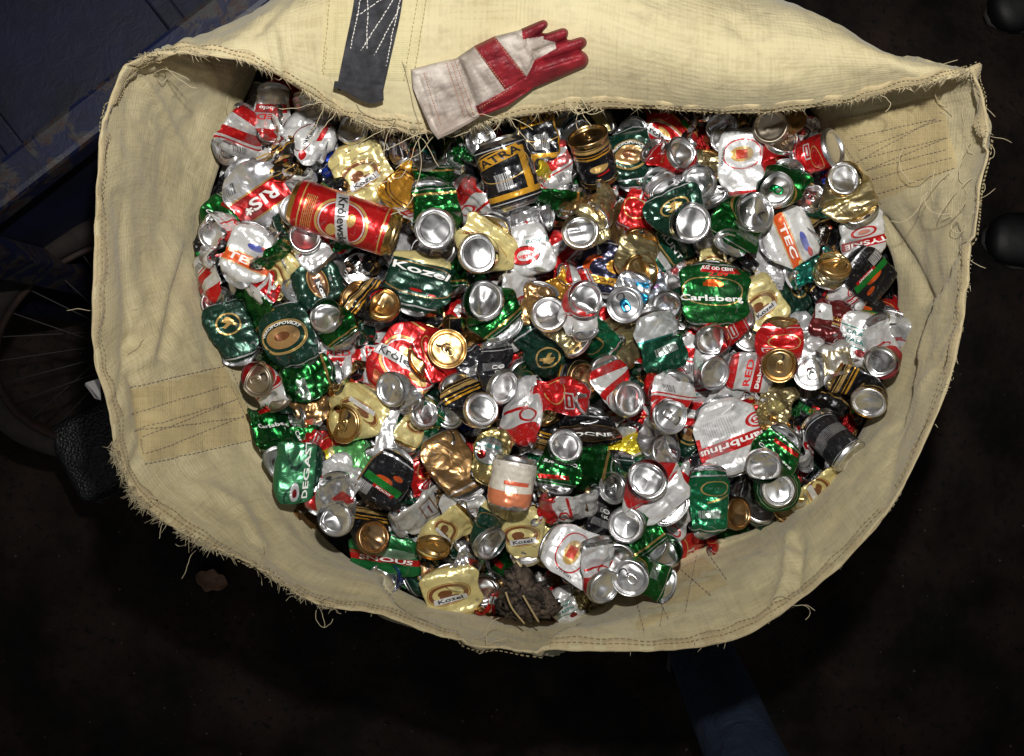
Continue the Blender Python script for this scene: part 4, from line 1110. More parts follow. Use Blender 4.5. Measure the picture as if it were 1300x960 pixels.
add('P', 1040, 530, 60, 'strong', l=66, w=60, o=5, crush=1.4)
add('C', 1058, 560, 128, 'blackbar', l=66, w=50, o=9, pitch=-38, crush=.8, roll=150, ec='silver')
add('L', 969, 593, 50, 'gcarl', o=9, w=70, l=44)
add('T', 988, 622, 30, 'gcarl', l=28, w=70, o=8)
add('L', 1000, 643, -60, 'goldfoil', o=5, ec='gold', roll=30)
add('L', 846, 574, 80, 'silverfoil', o=6, pitch=-30, w=76)
add('P', 376, 598, 175, 'degast', l=54, w=96, o=7, crush=.5, roll=0)
add('P', 422, 612, 60, 'whitered', l=74, w=66, o=6, crush=1.7)
add('L', 425, 660, 110, 'silverfoil', ec='silver', o=8, w=60, roll=-12)
add('E', 398, 670, 112, 'brown', roll=64, o=8, l=86, w=60, bend=0, crush=.5)
add('P', 488, 612, 55, 'dots', l=72, w=74, o=7, crush=.5)
add('P', 573, 588, -60, 'brown', l=82, w=66, o=8, crush=.35, sc=.88)
add('P', 624, 572, 70, 'goldlabel', l=66, w=56, o=8, crush=1.0)
add('P', 445, 588, 20, 'greenstripe', l=64, w=60, o=5)
add('L', 475, 682, 90, 'blackgold', ec='copper', o=7, roll=30, pitch=-25)
add('E', 545, 645, 42, 'whitepic', roll=45, o=7, l=92, w=60)
add('P', 590, 652, 100, 'whitepic', l=52, w=76, o=8, crush=.6)
add('P', 490, 705, 82, 'shons', l=52, w=112, o=7, crush=.5, roll=0)
add('L', 550, 697, 30, 'goatcream', ec='gold', o=8, roll=35, w=66, l=60, txt=False)
add('P', 572, 750, 100, 'goatcream', l=66, w=90, o=8, crush=.5)
add('T', 487, 735, 10, 'blue', l=30, w=50, o=5)
add('P', 594, 716, 60, 'silverfoil', l=50, w=50, o=6, crush=1.2)
add('L', 624, 692, 60, 'goatdark', ec='silver', o=8, roll=46, w=60, txt=False)
add('P', 664, 676, 100, 'goatcream', l=62, w=66, o=7, crush=.7)
add('C', 650, 612, 80, 'peach', l=60, w=58, o=8, crush=1.4)
add('L', 718, 566, -100, 'gcarl', o=7, w=66)
add('E', 742, 596, -10, 'green', roll=35, o=6, l=70)
add('L', 822, 609, -50, 'whitered', o=10, w=88, l=50, roll=0, pitch=0, sc=.91)
add('P', 800, 577, 110, 'yellow', l=50, w=54, o=6)
add('P', 900, 636, 92, 'gbar', l=78, w=62, o=9, crush=.7)
add('T', 938, 652, 40, 'blackgold', l=40, w=52, o=7, ec='copper', pitch=-30, roll=20)
add('E', 1042, 622, 35, 'goatcream', roll=40, o=7, l=66, w=56, txt=False)
add('E', 724, 648, 5, 'whitered', roll=52, o=7, l=70, ec='copper')
add('P', 735, 706, 155, 'ringwhite', l=82, w=80, o=9, crush=.4, sc=.88)
add('L', 795, 667, -50, 'green', o=8, w=64, l=52, roll=15)
add('P', 846, 664, 60, 'whitered', l=60, w=66, o=6, crush=1.5)
add('L', 845, 698, 120, 'green', o=7, pitch=-35, w=66)
add('L', 1082, 480, 30, 'white', o=5, w=56)
add('L', 768, 746, 90, 'whitered', o=8, roll=30, w=50)
add('L', 800, 734, -20, 'green', end='top', o=8, w=58)
add('E', 764, 650, 80, 'blackbar', roll=55, o=6, l=60)
add('L', 784, 712, 60, 'silverfoil', o=7, w=44, l=30)
add('P', 745, 762, 30, 'goldfoil', l=40, w=44, o=5, crush=1.8)
add('P', 715, 772, 120, 'draft', l=40, w=40, o=6)
add('P', 690, 590, 60, 'gbar', l=60, w=50, o=4)
add('P', 905, 590, 20, 'blackbar', l=50, w=50, o=3)
add('P', 580, 415, 30, 'blackgold', l=60, w=60, o=3)
add('P', 645, 640, 20, 'blackbar', l=60, w=50, o=4)
add('E', 870, 700, 20, 'red', roll=45, o=4, l=50)
add('P', 700, 690, 60, 'goatcream', l=44, w=44, o=6)

add('L', 272, 298, 60, 'gcarl', o=3)
add('E', 262, 352, -70, 'redwhite', o=5, l=60, roll=50)
add('L', 276, 384, 200, 'gbar', o=4, w=60, l=40)
add('P', 268, 318, 110, 'dots', o=2, l=60, w=50)
add('P', 305, 500, 100, 'whitered', o=3, l=50, w=46)
add('E', 345, 540, 110, 'gcarl', o=4, l=56, roll=45)
add('E', 1132, 430, 100, 'whitered', o=4, l=56, roll=-45)
add('L', 1120, 400, 30, 'red', o=3)

# the cans lying deeper: a whole layer, glimpsed between the upper ones
low_px = [k[2][:2] for k in KEYS]


def inside(x, y, poly):
    r = False; n = len(poly)
    for i in range(n):
        x1, y1 = poly[i]; x2, y2 = poly[(i + 1) % n]
        if (y1 > y) != (y2 > y) and x < (x2 - x1) * (y - y1) / (y2 - y1) + x1: r = not r
    return r


shrunk = [(690 + (x - 690) * .955, 420 + (y - 420) * .955) for x, y in low_px]
fill = []; rr = random.Random(4); tries = 0
while len(fill) < 46 and tries < 60000:
    tries += 1; x, y = rr.uniform(240, 1150), rr.uniform(122, 790)
    if inside(x, y, shrunk) and all((x - a) ** 2 + (y - b) ** 2 > 70 ** 2 for a, b in fill): fill.append((x, y))
dl = [d for d in DES if d not in ('crown', 'tatra', 'ris', 'orange', 'bluesilver', 'yellow', 'peach', 'flame', 'degast', 'shons')]
wts = [{'blackbar': 5, 'blackgold': 5, 'mocne': 4, 'strong': 4, 'dots': 3, 'goatdark': 3, 'crest': 3, 'gbar': 4, 'gcarl': 3, 'goatgreen': 2, 'whitered': 4, 'redwhite': 4, 'red': 2, 'goldfoil': .6, 'silverfoil': .8, 'bluesilver': .5}.get(d, 1) for d in dl]
for (x, y) in fill:
    k = rr.choices(['L', 'P', 'E', 'T'], [6, 3, 3, 1])[0]
    add(k, x, y, rr.uniform(0, 360), rr.choices(dl, wts)[0], o=-1, q=.45, l=rr.uniform(44, 64) if k != 'T' else 30, w=rr.uniform(58, 76),
        roll=rr.choice([-1, 1]) * (rr.uniform(50, 75) if k == 'E' else rr.uniform(5, 50)), pitch=rr.uniform(-32, 25), crush=rr.uniform(.9, 1.6), end=rr.choice(['top', 'base', 'base']), zmax=.80)
mid = []; tries = 0
while len(mid) < 66 and tries < 90000:
    tries += 1; x, y = rr.uniform(250, 1140), rr.uniform(135, 780)
    if inside(x, y, shrunk) and all((x - a) ** 2 + (y - b) ** 2 > 44 ** 2 for a, b in mid) and all((x - q['px']) ** 2 + (y - q['py']) ** 2 > 24 ** 2 for q in SPECS if q.get('o', 0) > 2): mid.append((x, y))
for (x, y) in mid:
    k = rr.choices(['L', 'P', 'E', 'T'], [5, 4, 7, 1])[0]
    add(k, x, y, rr.uniform(0, 360), rr.choices(dl, wts)[0], o=2.5, q=.8, l=rr.uniform(40, 60) if k != 'T' else 28, w=rr.uniform(44, 66), sc=.84,
        roll=rr.choice([-1, 1]) * (rr.uniform(50, 75) if k == 'E' else rr.uniform(5, 48)), pitch=rr.uniform(-32, 20), crush=rr.uniform(1, 1.8), end=rr.choice(['top', 'base', 'base']))

up = []; tries = 0
while len(up) < 74 and tries < 90000:
    tries += 1; x, y = rr.uniform(262, 1135), rr.uniform(160, 770)
    if inside(x, y, shrunk) and all((x - a) ** 2 + (y - b) ** 2 > 30 ** 2 for a, b in up) and all((x - q['px']) ** 2 + (y - q['py']) ** 2 > (44 if q['kind'] == 'P' and q.get('w', 0) > 80 else 29) ** 2 for q in SPECS if q.get('o', 0) > 4): up.append((x, y))
for (x, y) in up:
    k = rr.choices(['L', 'P', 'E', 'T'], [3, 3, 9, 1])[0]
    add(k, x, y, rr.uniform(0, 360), rr.choices(dl, wts)[0], o=5.5, q=.7, l=rr.uniform(36, 52) if k != 'T' else 26, w=rr.uniform(50, 64), sc=.76,
        roll=rr.choice([-1, 1]) * (rr.uniform(58, 78) if k == 'E' else rr.uniform(5, 45)), pitch=rr.uniform(-25, 15), crush=rr.uniform(.8, 1.4), end=rr.choice(['top', 'base', 'base']), dz=-.006)

LAND = [('the leather glove', 600, 120), ('the grey strap', 458, 120), ('the whole red can', 437, 277), ('the black and yellow can', 645, 222), ('the crowned green can', 905, 372),
        ('the gold-lidded red can', 540, 455), ('the red-bannered white can', 928, 556), ('the dirty rag', 665, 755), ('the blue-tabbed can', 793, 387), ('the left yellow patch', 245, 528),
        ('the right stitched patch', 1110, 210), ('the bottom stitched patch', 850, 745), ('the plain brown can', 573, 588), ('the grey-printed round black can', 1058, 560), ('the orange-dotted black can', 1106, 352),
        ('the red-ringed pale can', 735, 706), ('the gold-ringed green can', 364, 425), ('the orange-labelled white can', 1008, 302), ('the tall green barcode can', 900, 636), ('the red-banded silver can', 332, 255),
        ('the white-lettered dark can', 533, 352), ('the gold-lidded cream can', 435, 538), ('the green and white can', 840, 436), ('the off white and orange can', 650, 612), ('the gold-lidded black can', 752, 195)]
DIRS = ['right of', 'above and right of', 'above', 'above and left of', 'left of', 'below and left of', 'below', 'below and right of']


def phrase(sp):
    des = DES[sp['des']][4]; k = sp['kind']; ec = {'gold': 'gold', 'dull': 'dull brown', 'copper': 'bronze'}.get(sp.get('ec', 'gold' if sp['des'] in ('krol', 'blackgold', 'strong', 'goldfoil') else ''), 'silver')
    if k == 'P': return 'flattened ' + des
    if k == 'E': return 'squashed ' + des + ' on its edge'
    if k == 'C': return 'still round ' + des if sp.get('crush', 1) < 1 else 'dented ' + des
    en = (ec + ' lid with pull tab') if sp.get('end', 'base') == 'top' else ec + ' base'
    if k == 'T': return 'stamped down ' + des + ' under its ' + en
    return des + ' folded behind its ' + en


SPECS_S = sorted(SPECS, key=lambda s: s.get('o', 0) + (1.2 if s['kind'] == 'L' and s.get('o', 0) > 4 else 0))
used = {}
for i, sp in enumerate(SPECS_S):
    root = make_can(sp, i)
    if root is None: continue
    ph = phrase(sp); near = sorted(LAND, key=lambda q: (q[1] - sp['px']) ** 2 + (q[2] - sp['py']) ** 2)
    rel = []
    for nm, x, y in near[:7]:
        d = math.hypot(sp['px'] - x, sp['py'] - y)
        if d < 14: continue
        a = math.degrees(math.atan2(-(sp['py'] - y), sp['px'] - x)) % 360
        rel.append((('just ' if d < 55 else '') + DIRS[int((a + 22.5) // 45) % 8], nm))
    short = ph.replace(' with pull tab', '').replace('stamped down ', '').replace('still ', '').replace('folded behind its', 'behind its').replace(' on its edge', ' on edge').replace(' with a ', ' with ').replace(' name banner', ' banner').replace('greyish ', '')
    options = [f'{p_}, {r_} {n_}' for r_, n_ in rel for p_ in (ph, short, short.replace(' behind its ', ', '))] + [f'{short}, between {rel[0][1]} and {n_}' for _, n_ in rel[1:]]
    lab = next((c_ for c_ in options if c_ not in used and len(c_.split()) <= 16), None)
    if not lab: lab = min((c_ for c_ in options if c_ not in used), key=lambda c_: len(c_.split()))
    used[lab] = 1
    root['label'] = lab

# ------------------------------------------------------------------ leather and canvas work glove
def poly_sdf(X, Y, poly):
    d = np.full(X.shape, 1e9); ins = np.zeros(X.shape, bool); n = len(poly)
    for i in range(n):
        ax, ay = poly[i]; bx, by = poly[(i + 1) % n]; ex, ey = bx - ax, by - ay
        t = np.clip(((X - ax) * ex + (Y - ay) * ey) / (ex * ex + ey * ey), 0, 1)
        d = np.minimum(d, np.hypot(X - ax - t * ex, Y - ay - t * ey))
        cnd = ((ay > Y) != (by > Y)) & (X < (bx - ax) * (Y - ay) / (by - ay + 1e-12) + ax); ins ^= cnd
    return np.where(ins, -d, d)


def cap_sdf(X, Y, a, b, ra, rb_):
    ex, ey = b[0] - a[0], b[1] - a[1]; t = np.clip(((X - a[0]) * ex + (Y - a[1]) * ey) / (ex * ex + ey * ey), 0, 1)
    return np.hypot(X - a[0] - t * ex, Y - a[1] - t * ey) - (ra + (rb_ - ra) * t)


def glove():
    st_ = .9
    gx = np.arange(508, 760, st_); gy = np.arange(12, 190, st_); X, Y = np.meshgrid(gx, gy)
    cuffp = [(521, 88), (552, 80), (583, 73), (592, 92), (603, 122), (611, 147), (598, 155), (577, 167), (556, 177), (547, 165), (536, 140), (524, 112)]
    handp = [(580, 73), (602, 58), (628, 45), (656, 38), (668, 48), (676, 62), (684, 80), (690, 97), (676, 113), (645, 134), (611, 148), (596, 118)]
    fing = [((652, 50), (690, 31), 9.5, 7.6), ((664, 62), (715, 42), 10, 8.3), ((678, 74), (738, 54), 9.6, 8.8), ((668, 99), (736, 76), 15.5, 12)]
    heights = []
    for p_, h in ((cuffp, 16), (handp, 24)):
        d = -poly_sdf(X, Y, p_); heights.append((d, np.where(d > 0, h * np.sqrt(1 - (1 - np.clip(d / 17, 0, 1)) ** 2), -1)))
    for k, (a, b, ra, rb_) in enumerate(fing):
        d = -cap_sdf(X, Y, a, b, ra, rb_); r_ = (ra + rb_) / 2
        heights.append((d, np.where(d > 0, r_ * 1.35 * np.sqrt(np.clip(1 - (1 - np.clip(d / r_, 0, 1)) ** 2, 0, 1)) + (3 if k == 3 else 0) * np.clip(d / 4, 0, 1), -1)))
    sd = np.max([h[0] for h in heights], 0)
    H = np.max([h[1] for h in heights], 0); H = np.maximum(H, 0)
    rg = np.random.default_rng(8); P3 = np.stack([X, Y, 0 * X], -1)
    wr = wavy(P3, rg, 1.5, 42, 5) + wavy(P3, rg, 1.5, 30, 5, True) + wavy(P3, rg, .5, 10, 6, True)
    # seams and creases
    def line(a, b, w_, dpt): return -dpt * np.exp(-(cap_sdf(X, Y, a, b, 0, 0) / w_) ** 2)
    for a, b, w_, dpt in (((583, 73), (611, 148), 2.0, 2.4), ((572, 76), (598, 152), 1.5, 1.2), ((626, 46), (668, 98), 1.3, 1.3), ((600, 58), (640, 114), 1.3, 1.3), ((611, 147), (606, 134), 1.5, 1.5), ((606, 134), (646, 112), 1.3, 1.2),
                        ((646, 112), (668, 97), 1.3, 1.2), ((668, 97), (676, 78), 1.6, 1.6), ((676, 78), (706, 60), 1.4, 1.5), ((706, 52), (706, 63), 1.3, 1.0), ((693, 43), (690, 50), 1.3, 1.0), ((664, 37), (664, 46), 1.3, 1.0),
                        ((532, 96), (552, 160), 2.5, 2.2), ((540, 90), (570, 150), 4, -1.8), ((655, 70), (668, 96), 3.5, 2.6), ((640, 58), (662, 66), 4, 1.8), ((600, 84), (620, 112), 4, 2.2), ((560, 100), (592, 140), 6, -2.4), ((690, 88), (735, 74), 1.2, 1.4), ((668, 60), (678, 72), 2.5, 2.4)):
        wr = wr + line(a, b, w_, dpt)
    H = np.maximum(H + wr * np.clip(sd / 5, 0, 1), 0)
    # vertices just outside are pulled onto the outline
    gyy, gxx = np.gradient(sd, st_); gn_ = np.hypot(gxx, gyy) + 1e-9
    out = sd < 0; Xs = np.where(out, X + gxx / gn_ * (-sd), X); Ys = np.where(out, Y + gyy / gn_ * (-sd), Y)
    H = np.where(out, 0, H)
    m = ~out; cell = m[:-1, :-1] | m[1:, :-1] | m[:-1, 1:] | m[1:, 1:]
    need = np.zeros_like(m); need[:-1, :-1] |= cell; need[1:, :-1] |= cell; need[:-1, 1:] |= cell; need[1:, 1:] |= cell
    # ground under the glove: sampled coarsely and smoothed
    top = {}
    idx = -np.ones(m.shape, int); V = []
    base_c = {}
    def ground(px, py):
        k = (round(px / 6), round(py / 6))
        if k not in base_c: base_c[k] = hit(k[0] * 6, min(k[1] * 6, 150))[0].z
        return base_c[k]
    G = np.zeros_like(X)
    for j, i in zip(*np.nonzero(need)):
        G[j, i] = ground(Xs[j, i], Ys[j, i])
    mean = G[need].mean(); Gs = np.where(need, G, mean)
    for _ in range(24): Gs = (Gs + np.roll(Gs, 1, 0) + np.roll(Gs, -1, 0) + np.roll(Gs, 1, 1) + np.roll(Gs, -1, 1)) / 5; Gs = np.where(need, Gs, mean)
    for j, i in zip(*np.nonzero(need)):
        idx[j, i] = len(V); z = Gs[j, i] + .005 + H[j, i] * .0009; V.append(tuple(W(Xs[j, i], Ys[j, i], z)))
    nt = len(V)
    for j, i in zip(*np.nonzero(need)):
        z = Gs[j, i] + .003 - (0 if out[j, i] else .001); V.append(tuple(W(Xs[j, i], Ys[j, i], z)))
    V = np.array(V)
    band = [(601, 58), (627, 45), (669, 98), (641, 114)]
    tips = [[(661, 30), (705, 20), (706, 38), (690, 46), (664, 50)], [(688, 36), (735, 26), (735, 46), (706, 54), (690, 50)], [(705, 50), (760, 36), (760, 66), (706, 66)]]
    palm = [(609, 149), (604, 135), (646, 112), (669, 97), (679, 76), (706, 62), (760, 50), (760, 100), (690, 120), (640, 150)]
    cx, cy = (X[:-1, :-1] + st_ / 2), (Y[:-1, :-1] + st_ / 2)
    reg = np.where(poly_sdf(cx, cy, [(500, 60), (583, 66), (612, 152), (550, 200)]) < 0, 0, 1)
    reg = np.where(poly_sdf(cx, cy, band) < 0, 2, reg)
    for q in tips: reg = np.where(poly_sdf(cx, cy, q) < 0, 3, reg)
    reg = np.where((poly_sdf(cx, cy, palm) < 0), 3, reg)
    names = ['canvas_cuff', 'canvas_back', 'knuckle_band', 'leather_palm']
    can_t = NT('glove_canvas'); o = can_t.obj(); big = can_t.noise(30, 5, .65, o, .5)
    c = can_t.mix(can_t.ramp(big, .38, .62), (.30, .25, .215), (.56, .50, .45)); c = can_t.mix(can_t.math('MULTIPLY', can_t.ramp(can_t.noise(70, 5, .7, o), .55, .7), .6), c, (.20, .15, .12))
    can_t.l(c, can_t.p.inputs['Base Color']); can_t.p.inputs['Roughness'].default_value = .85; can_t.l(can_t.bump(can_t.noise(350, 3, .6, o), .4, .001), can_t.p.inputs['Normal'])
    lt = NT('red_leather'); o = lt.obj(); c = lt.mix(lt.ramp(lt.noise(40, 5, .65, o, .4), .35, .65), (.13, .006, .012), (.30, .014, .024)); lt.l(c, lt.p.inputs['Base Color']); lt.p.inputs['Roughness'].default_value = .56
    lt.l(lt.bump(lt.noise(260, 3, .6, o), .35, .0012, lt.bump(lt.noise(60, 4, .6, o, 1), .5, .003)), lt.p.inputs['Normal'])
    g = W(630, 100, mean); root = empty('work_glove', g, 'grimy white canvas and dark red leather work glove lying on the folded bag wall', 'glove')
    root['name_kind'] = ''; del root['name_kind']
    for r_ in range(4):
        sel = np.argwhere(cell & (reg == r_)); F = []
        for j, i in sel:
            q = (idx[j, i], idx[j, i + 1], idx[j + 1, i + 1], idx[j + 1, i]); F.append(q[::-1]); F.append(tuple(k + nt for k in q))
            for (dj, di, e0, e1) in ((-1, 0, 0, 1), (1, 0, 2, 3), (0, -1, 3, 0), (0, 1, 1, 2)):
                jj, ii = j + dj, i + di
                if jj < 0 or ii < 0 or jj >= cell.shape[0] or ii >= cell.shape[1] or not cell[jj, ii]: F.append((q[e0], q[e1], q[e1] + nt, q[e0] + nt))
        F = np.array(F); us, inv = np.unique(F.ravel(), return_inverse=True)
        ob = mesh_obj(names[r_], V[us] - np.array(g), inv.reshape(F.shape), can_t.m if r_ < 2 else lt.m, root, sharp=60)
    # stitching on seams
    def top_pt(px, py):
        i = int(round((px - gx[0]) / st_)); j = int(round((py - gy[0]) / st_)); z = Gs[j, i] + .005 + H[j, i] * .0009 + .0006
        return W(px, py, z) - g
    ln = []
    for a, b in (((567, 80), (590, 150)), ((572, 77), (596, 150)), ((577, 75), (602, 148)), ((603, 60), (642, 111)), ((627, 48), (667, 97)), ((608, 138), (645, 115)), ((538, 93), (560, 160))):
        A_, B_ = Vector(a), Vector(b); n = int((B_ - A_).length / 3.4)
        for k in range(n):
            p_, q_ = A_.lerp(B_, k / n), A_.lerp(B_, (k + .6) / n); ln.append([top_pt(*p_), top_pt(*q_)])
    tag(tubes('seam_stitching', ln, .0005, simple('orange_thread', (.45, .22, .12), 0, .7), root, seg=4))


glove()

# ------------------------------------------------------------------ dirty rag with two straws lying on the cans
def rag():
    n = 60; rg = np.random.default_rng(21); V = []; q = W(664, 758, .86)
    out_ = [(650, 712), (668, 716), (682, 735), (706, 752), (718, 775), (700, 788), (668, 790), (640, 786), (626, 770), (632, 748), (640, 730)]
    O = catmull(out_, 72); O = np.array([664, 758]) + (O - np.array([664, 758])) * .88; O = O + rg.normal(0, 2.2, O.shape)
    F = grid_faces(72, 22); 
    for j in range(22):
        f = 1 - j / 21 * .98
        for i in range(72):
            p = np.array([664, 760]) + (O[i] - np.array([664, 760])) * f; V.append(list(W(p[0], p[1], .855 + .026 * (1 - f ** 3))))
    V = np.array(V); V[:, 2] += wavy(V, rg, .009, .04, 6, True) + wavy(V, rg, .006, .016, 7, True) + wavy(V, rg, .002, .007, 7, True)
    t = NT('filthy_rag'); o = t.obj(); t.l(t.mix(t.ramp(t.noise(55, 5, .7, o, 1), .4, .62), (.014, .010, .007), (.12, .085, .06)), t.p.inputs['Base Color']); t.p.inputs['Roughness'].default_value = .8
    t.l(t.bump(t.noise(160, 5, .7, o), .8, .003), t.p.inputs['Normal'])
    ob = tag(mesh_obj('dirty_rag', V - np.array(q), F, t.m), 'crumpled dirty grey brown rag near the lower edge of the bag', 'rag'); ob.location = q
    s_ = ob.modifiers.new('thick', 'SOLIDIFY'); s_.thickness = .002
    V2 = []
    stm = simple('straw_stalk', (.45, .34, .17), 0, .6)
    for k, (a, b, c, lab) in enumerate((((642, 752), (650, 772), (666, 792), 'thin dry straw at the left of the dirty rag'), ((664, 756), (672, 770), (684, 790), 'thin dry straw across the middle of the dirty rag'))):
        P_ = catmull([W(a[0], a[1], .900), W(b[0], b[1], .894), W(c[0], c[1], .886)], 14, False); base = Vector(P_[0])
        w_ = tubes('straw', [[Vector(p) - base for p in P_]], .0012, stm); w_.location = base; tag(w_, lab, 'straw', 'straws on the rag')


rag()

# ------------------------------------------------------------------ what stands round the sack
def box_pts(c0, ax, ay, az):
    V = []
    for sx in (0, 1):
        for sy in (0, 1):
            for sz in (0, 1): V.append(c0 + ax * sx + ay * sy + az * sz)
    return [tuple(v) for v in V], [(0, 1, 3, 2), (4, 6, 7, 5), (0, 4, 5, 1), (2, 3, 7, 6), (0, 2, 6, 4), (1, 5, 7, 3)]


def bevel(o, w_=.004, seg=2):
    b = o.modifiers.new('bevel', 'BEVEL'); b.width = w_; b.segments = seg; b.limit_method = 'ANGLE'; return o


def rust_blue(name, blue, amount):
    t = NT(name); o = t.obj(); n1 = t.noise(28, 6, .7, o, .6); n2 = t.noise(6, 4, .6, o)
    c = t.mix(t.ramp(t.noise(11, 4, .6, o), .35, .65), tuple(x * .4 for x in blue), blue)
    c = t.mix(t.math('MULTIPLY', t.ramp(t.math('ADD', n1, t.math('MULTIPLY', n2, .35)), amount, amount + .06), .9), c, t.mix(t.ramp(t.noise(60, 4, .6, o), .4, .6), (.03, .03, .03), (.03, .014, .009)))
    t.l(c, t.p.inputs['Base Color']); t.p.inputs['Roughness'].default_value = .55; t.l(t.bump(n1, .5, .003), t.p.inputs['Normal']); return t.m


def container():
    zt = .80; A = W(-160, 390, zt); B = W(420, -60, zt); d = (B - A).normalized(); nrm_ = Vector((-d.y, d.x, 0))
    if nrm_.y < 0: nrm_ = -nrm_
    g = Vector((A.x, A.y, 0)); root = empty('steel_container', g, 'rusty dark blue steel container standing behind the upper left of the bag', 'container'); Ln = (B - A).length
    def part(name, c0, ax, ay, az, m_, bv=.004):
        V, F = box_pts(c0 - g, ax, ay, az); return bevel(mesh_obj(name, V, F, m_, root, smooth=False), bv)
    mr = rust_blue('blue_rail_paint', (.0022, .006, .036), .66); mp = rust_blue('blue_panel_paint', (.0013, .004, .026), .86)
    part('rim_rail', A, d * Ln, nrm_ * .052, Vector((0, 0, -.05)), mr, .008)
    part('side_panel', A + nrm_ * .02 + Vector((0, 0, -.052)), d * Ln, nrm_ * .006, Vector((0, 0, -.72)), mp)
    part('floor_panel', A + nrm_ * .03 + Vector((0, 0, -.24)), d * Ln, nrm_ * 1.1, Vector((0, 0, -.01)), mp)
    for k in range(3): part('side_rib', A + d * (.10 + .33 * k) + nrm_ * -.018 + Vector((0, 0, -.06)), d * .05, nrm_ * .036, Vector((0, 0, -.70)), mr)
    for k in range(3): part('floor_rib', A + d * (.2 + .3 * k) + nrm_ * .06 + Vector((0, 0, -.239)), d * .03, nrm_ * .9, Vector((0, 0, .012)), mp)
    ch = W(2, 196, .60); V = []; rg = random.Random(3)
    # a rust flake on the panel
    

container()


def wheel():
    zc = .30; c = W(176, 436, zc); R_ = .252
    root = empty('bicycle_wheel', c, 'old rusty spoked bicycle wheel leaning in the dark left of the bag', 'wheel')
    a = Vector((math.cos(rad(35)), math.sin(rad(35)), 0)); b = Vector((-a.y, a.x, 0)); tilt = rad(53); bb = b * math.cos(tilt) + Vector((0, 0, 1)) * math.sin(tilt); nn = a.cross(bb)
    def ring(name, Rr, w_, h_, m_, par=root, n=96):
        V = []; k_ = 10
        for i in range(n):
            t = 2 * PI * i / n; rdir = a * math.cos(t) + bb * math.sin(t)
            for k in range(k_):
                u = 2 * PI * k / k_; V.append(tuple(rdir * (Rr + w_ * math.cos(u)) + nn * h_ * math.sin(u)))
        return mesh_obj(name, V, [(i * k_ + k, ((i + 1) % n) * k_ + k, ((i + 1) % n) * k_ + (k + 1) % k_, i * k_ + (k + 1) % k_) for i in range(n) for k in range(k_)], m_, par)
    ring('tyre', R_, .019, .018, simple('worn_tyre', (.010, .0065, .005), 0, .9, 60, .8, .5))
    ring('rim', R_ - .024, .007, .013, simple('rusty_rim', (.018, .009, .006), .3, .7, 50, .6, .5))
    V, F = lathe([(.3, -28), (9, -28), (9, -24), (24, -22), (24, -19), (10, -17), (9, 17), (24, 19), (24, 22), (9, 24), (9, 28), (.3, 28)], 20)
    Rm = np.stack([np.array(a), np.array(bb), np.array(nn)], 1)
    mesh_obj('hub', (V @ Rm.T) * .001, F, simple('hub_steel', (.25, .22, .2), .8, .5, 40), root)
    sm_ = simple('spoke_steel', (.025, .022, .02), .2, .7)
    for k in range(28):
        t = 2 * PI * k / 28; t2 = t + (.5 if k % 2 else -.5); s_ = (1 if k % 4 < 2 else -1)
        p = a * math.cos(t2) * .022 + bb * math.sin(t2) * .022 + nn * s_ * .02; q = (a * math.cos(t) + bb * math.sin(t)) * (R_ - .03)
        tubes('spoke', [[p, q]], .0011, sm_, root)


wheel()


def case_and_floor_bits():
    t = NT('pebbled_black_plastic'); o = t.obj(); vo = t.n('ShaderNodeTexVoronoi'); vo.inputs['Scale'].default_value = 220; t.l(o, vo.inputs['Vector'])
    t.p.inputs['Base Color'].default_value = (.006, .0065, .008, 1); t.p.inputs['Roughness'].default_value = .5; t.l(t.bump(vo.outputs['Distance'], .9, .003), t.p.inputs['Normal'])
    z = .26; c = W(128, 568, z); a = Vector((math.cos(rad(28)), math.sin(rad(28)), 0)); b = Vector((-a.y, a.x, 0))
    root = empty('black_case', Vector((c.x, c.y, 0)), 'pebbled black plastic case half under the left edge of the bag', 'case')
    V, F = box_pts(-a * .08 - b * .075, a * .17, b * .15, Vector((0, 0, z))); bevel(mesh_obj('case_body', V, F, t.m, root), .02, 4)
    V, F = box_pts(-a * .084 - b * .079 + Vector((0, 0, z * .62)), a * .178, b * .158, Vector((0, 0, .012))); bevel(mesh_obj('case_seam', V, F, t.m, root), .004, 2)
    # leaf, crumb of paper, cable and grit
    lf = W(270, 735, 0); V = []; n = 24
    for j in range(7):
        v = (j / 6 - .5)
        for i in range(n):
            u = i / (n - 1); wdt = .020 * math.sin(u * PI) ** .7 * (1 + .15 * math.sin(u * 17)); V.append((u * .062 - .03, v * 2 * wdt, .006 + .010 * v * v * 4 + .006 * math.sin(u * 5)))
    ob = tag(mesh_obj('dry_leaf', V, grid_faces(n, 7, False), simple('brown_leaf', (.16, .085, .05), 0, .7, 60, .5, .4)), 'curled brown dry leaf on the dark floor below the bag', 'leaf'); ob.location = lf; ob.rotation_euler = (0, 0, rad(-18))
    s_ = ob.modifiers.new('thick', 'SOLIDIFY'); s_.thickness = .001
    V = []; F = []; rg = random.Random(9)
    for _ in range(260):
        px, py = rg.uniform(0, 1300), rg.choice([rg.uniform(620, 960), rg.uniform(0, 960)]); c = W(px, py, 0); r = rg.choice([.0012, .0018, .003]) * rg.uniform(.7, 1.3); k = len(V)
        for v in ((1, 0, .3), (-.5, .8, .2), (-.5, -.8, .3), (0, 0, 1)): V.append((c.x + v[0] * r, c.y + v[1] * r, v[2] * r + .0005))
        F += [(k, k + 1, k + 3), (k + 1, k + 2, k + 3), (k + 2, k, k + 3), (k, k + 2, k + 1)]
    tag(mesh_obj('floor_grit', V, F, simple('grit', (.10, .085, .07), 0, .8), smooth=False), 'pale crumbs of grit scattered on the dark floor', 'grit', kind='stuff')


case_and_floor_bits()


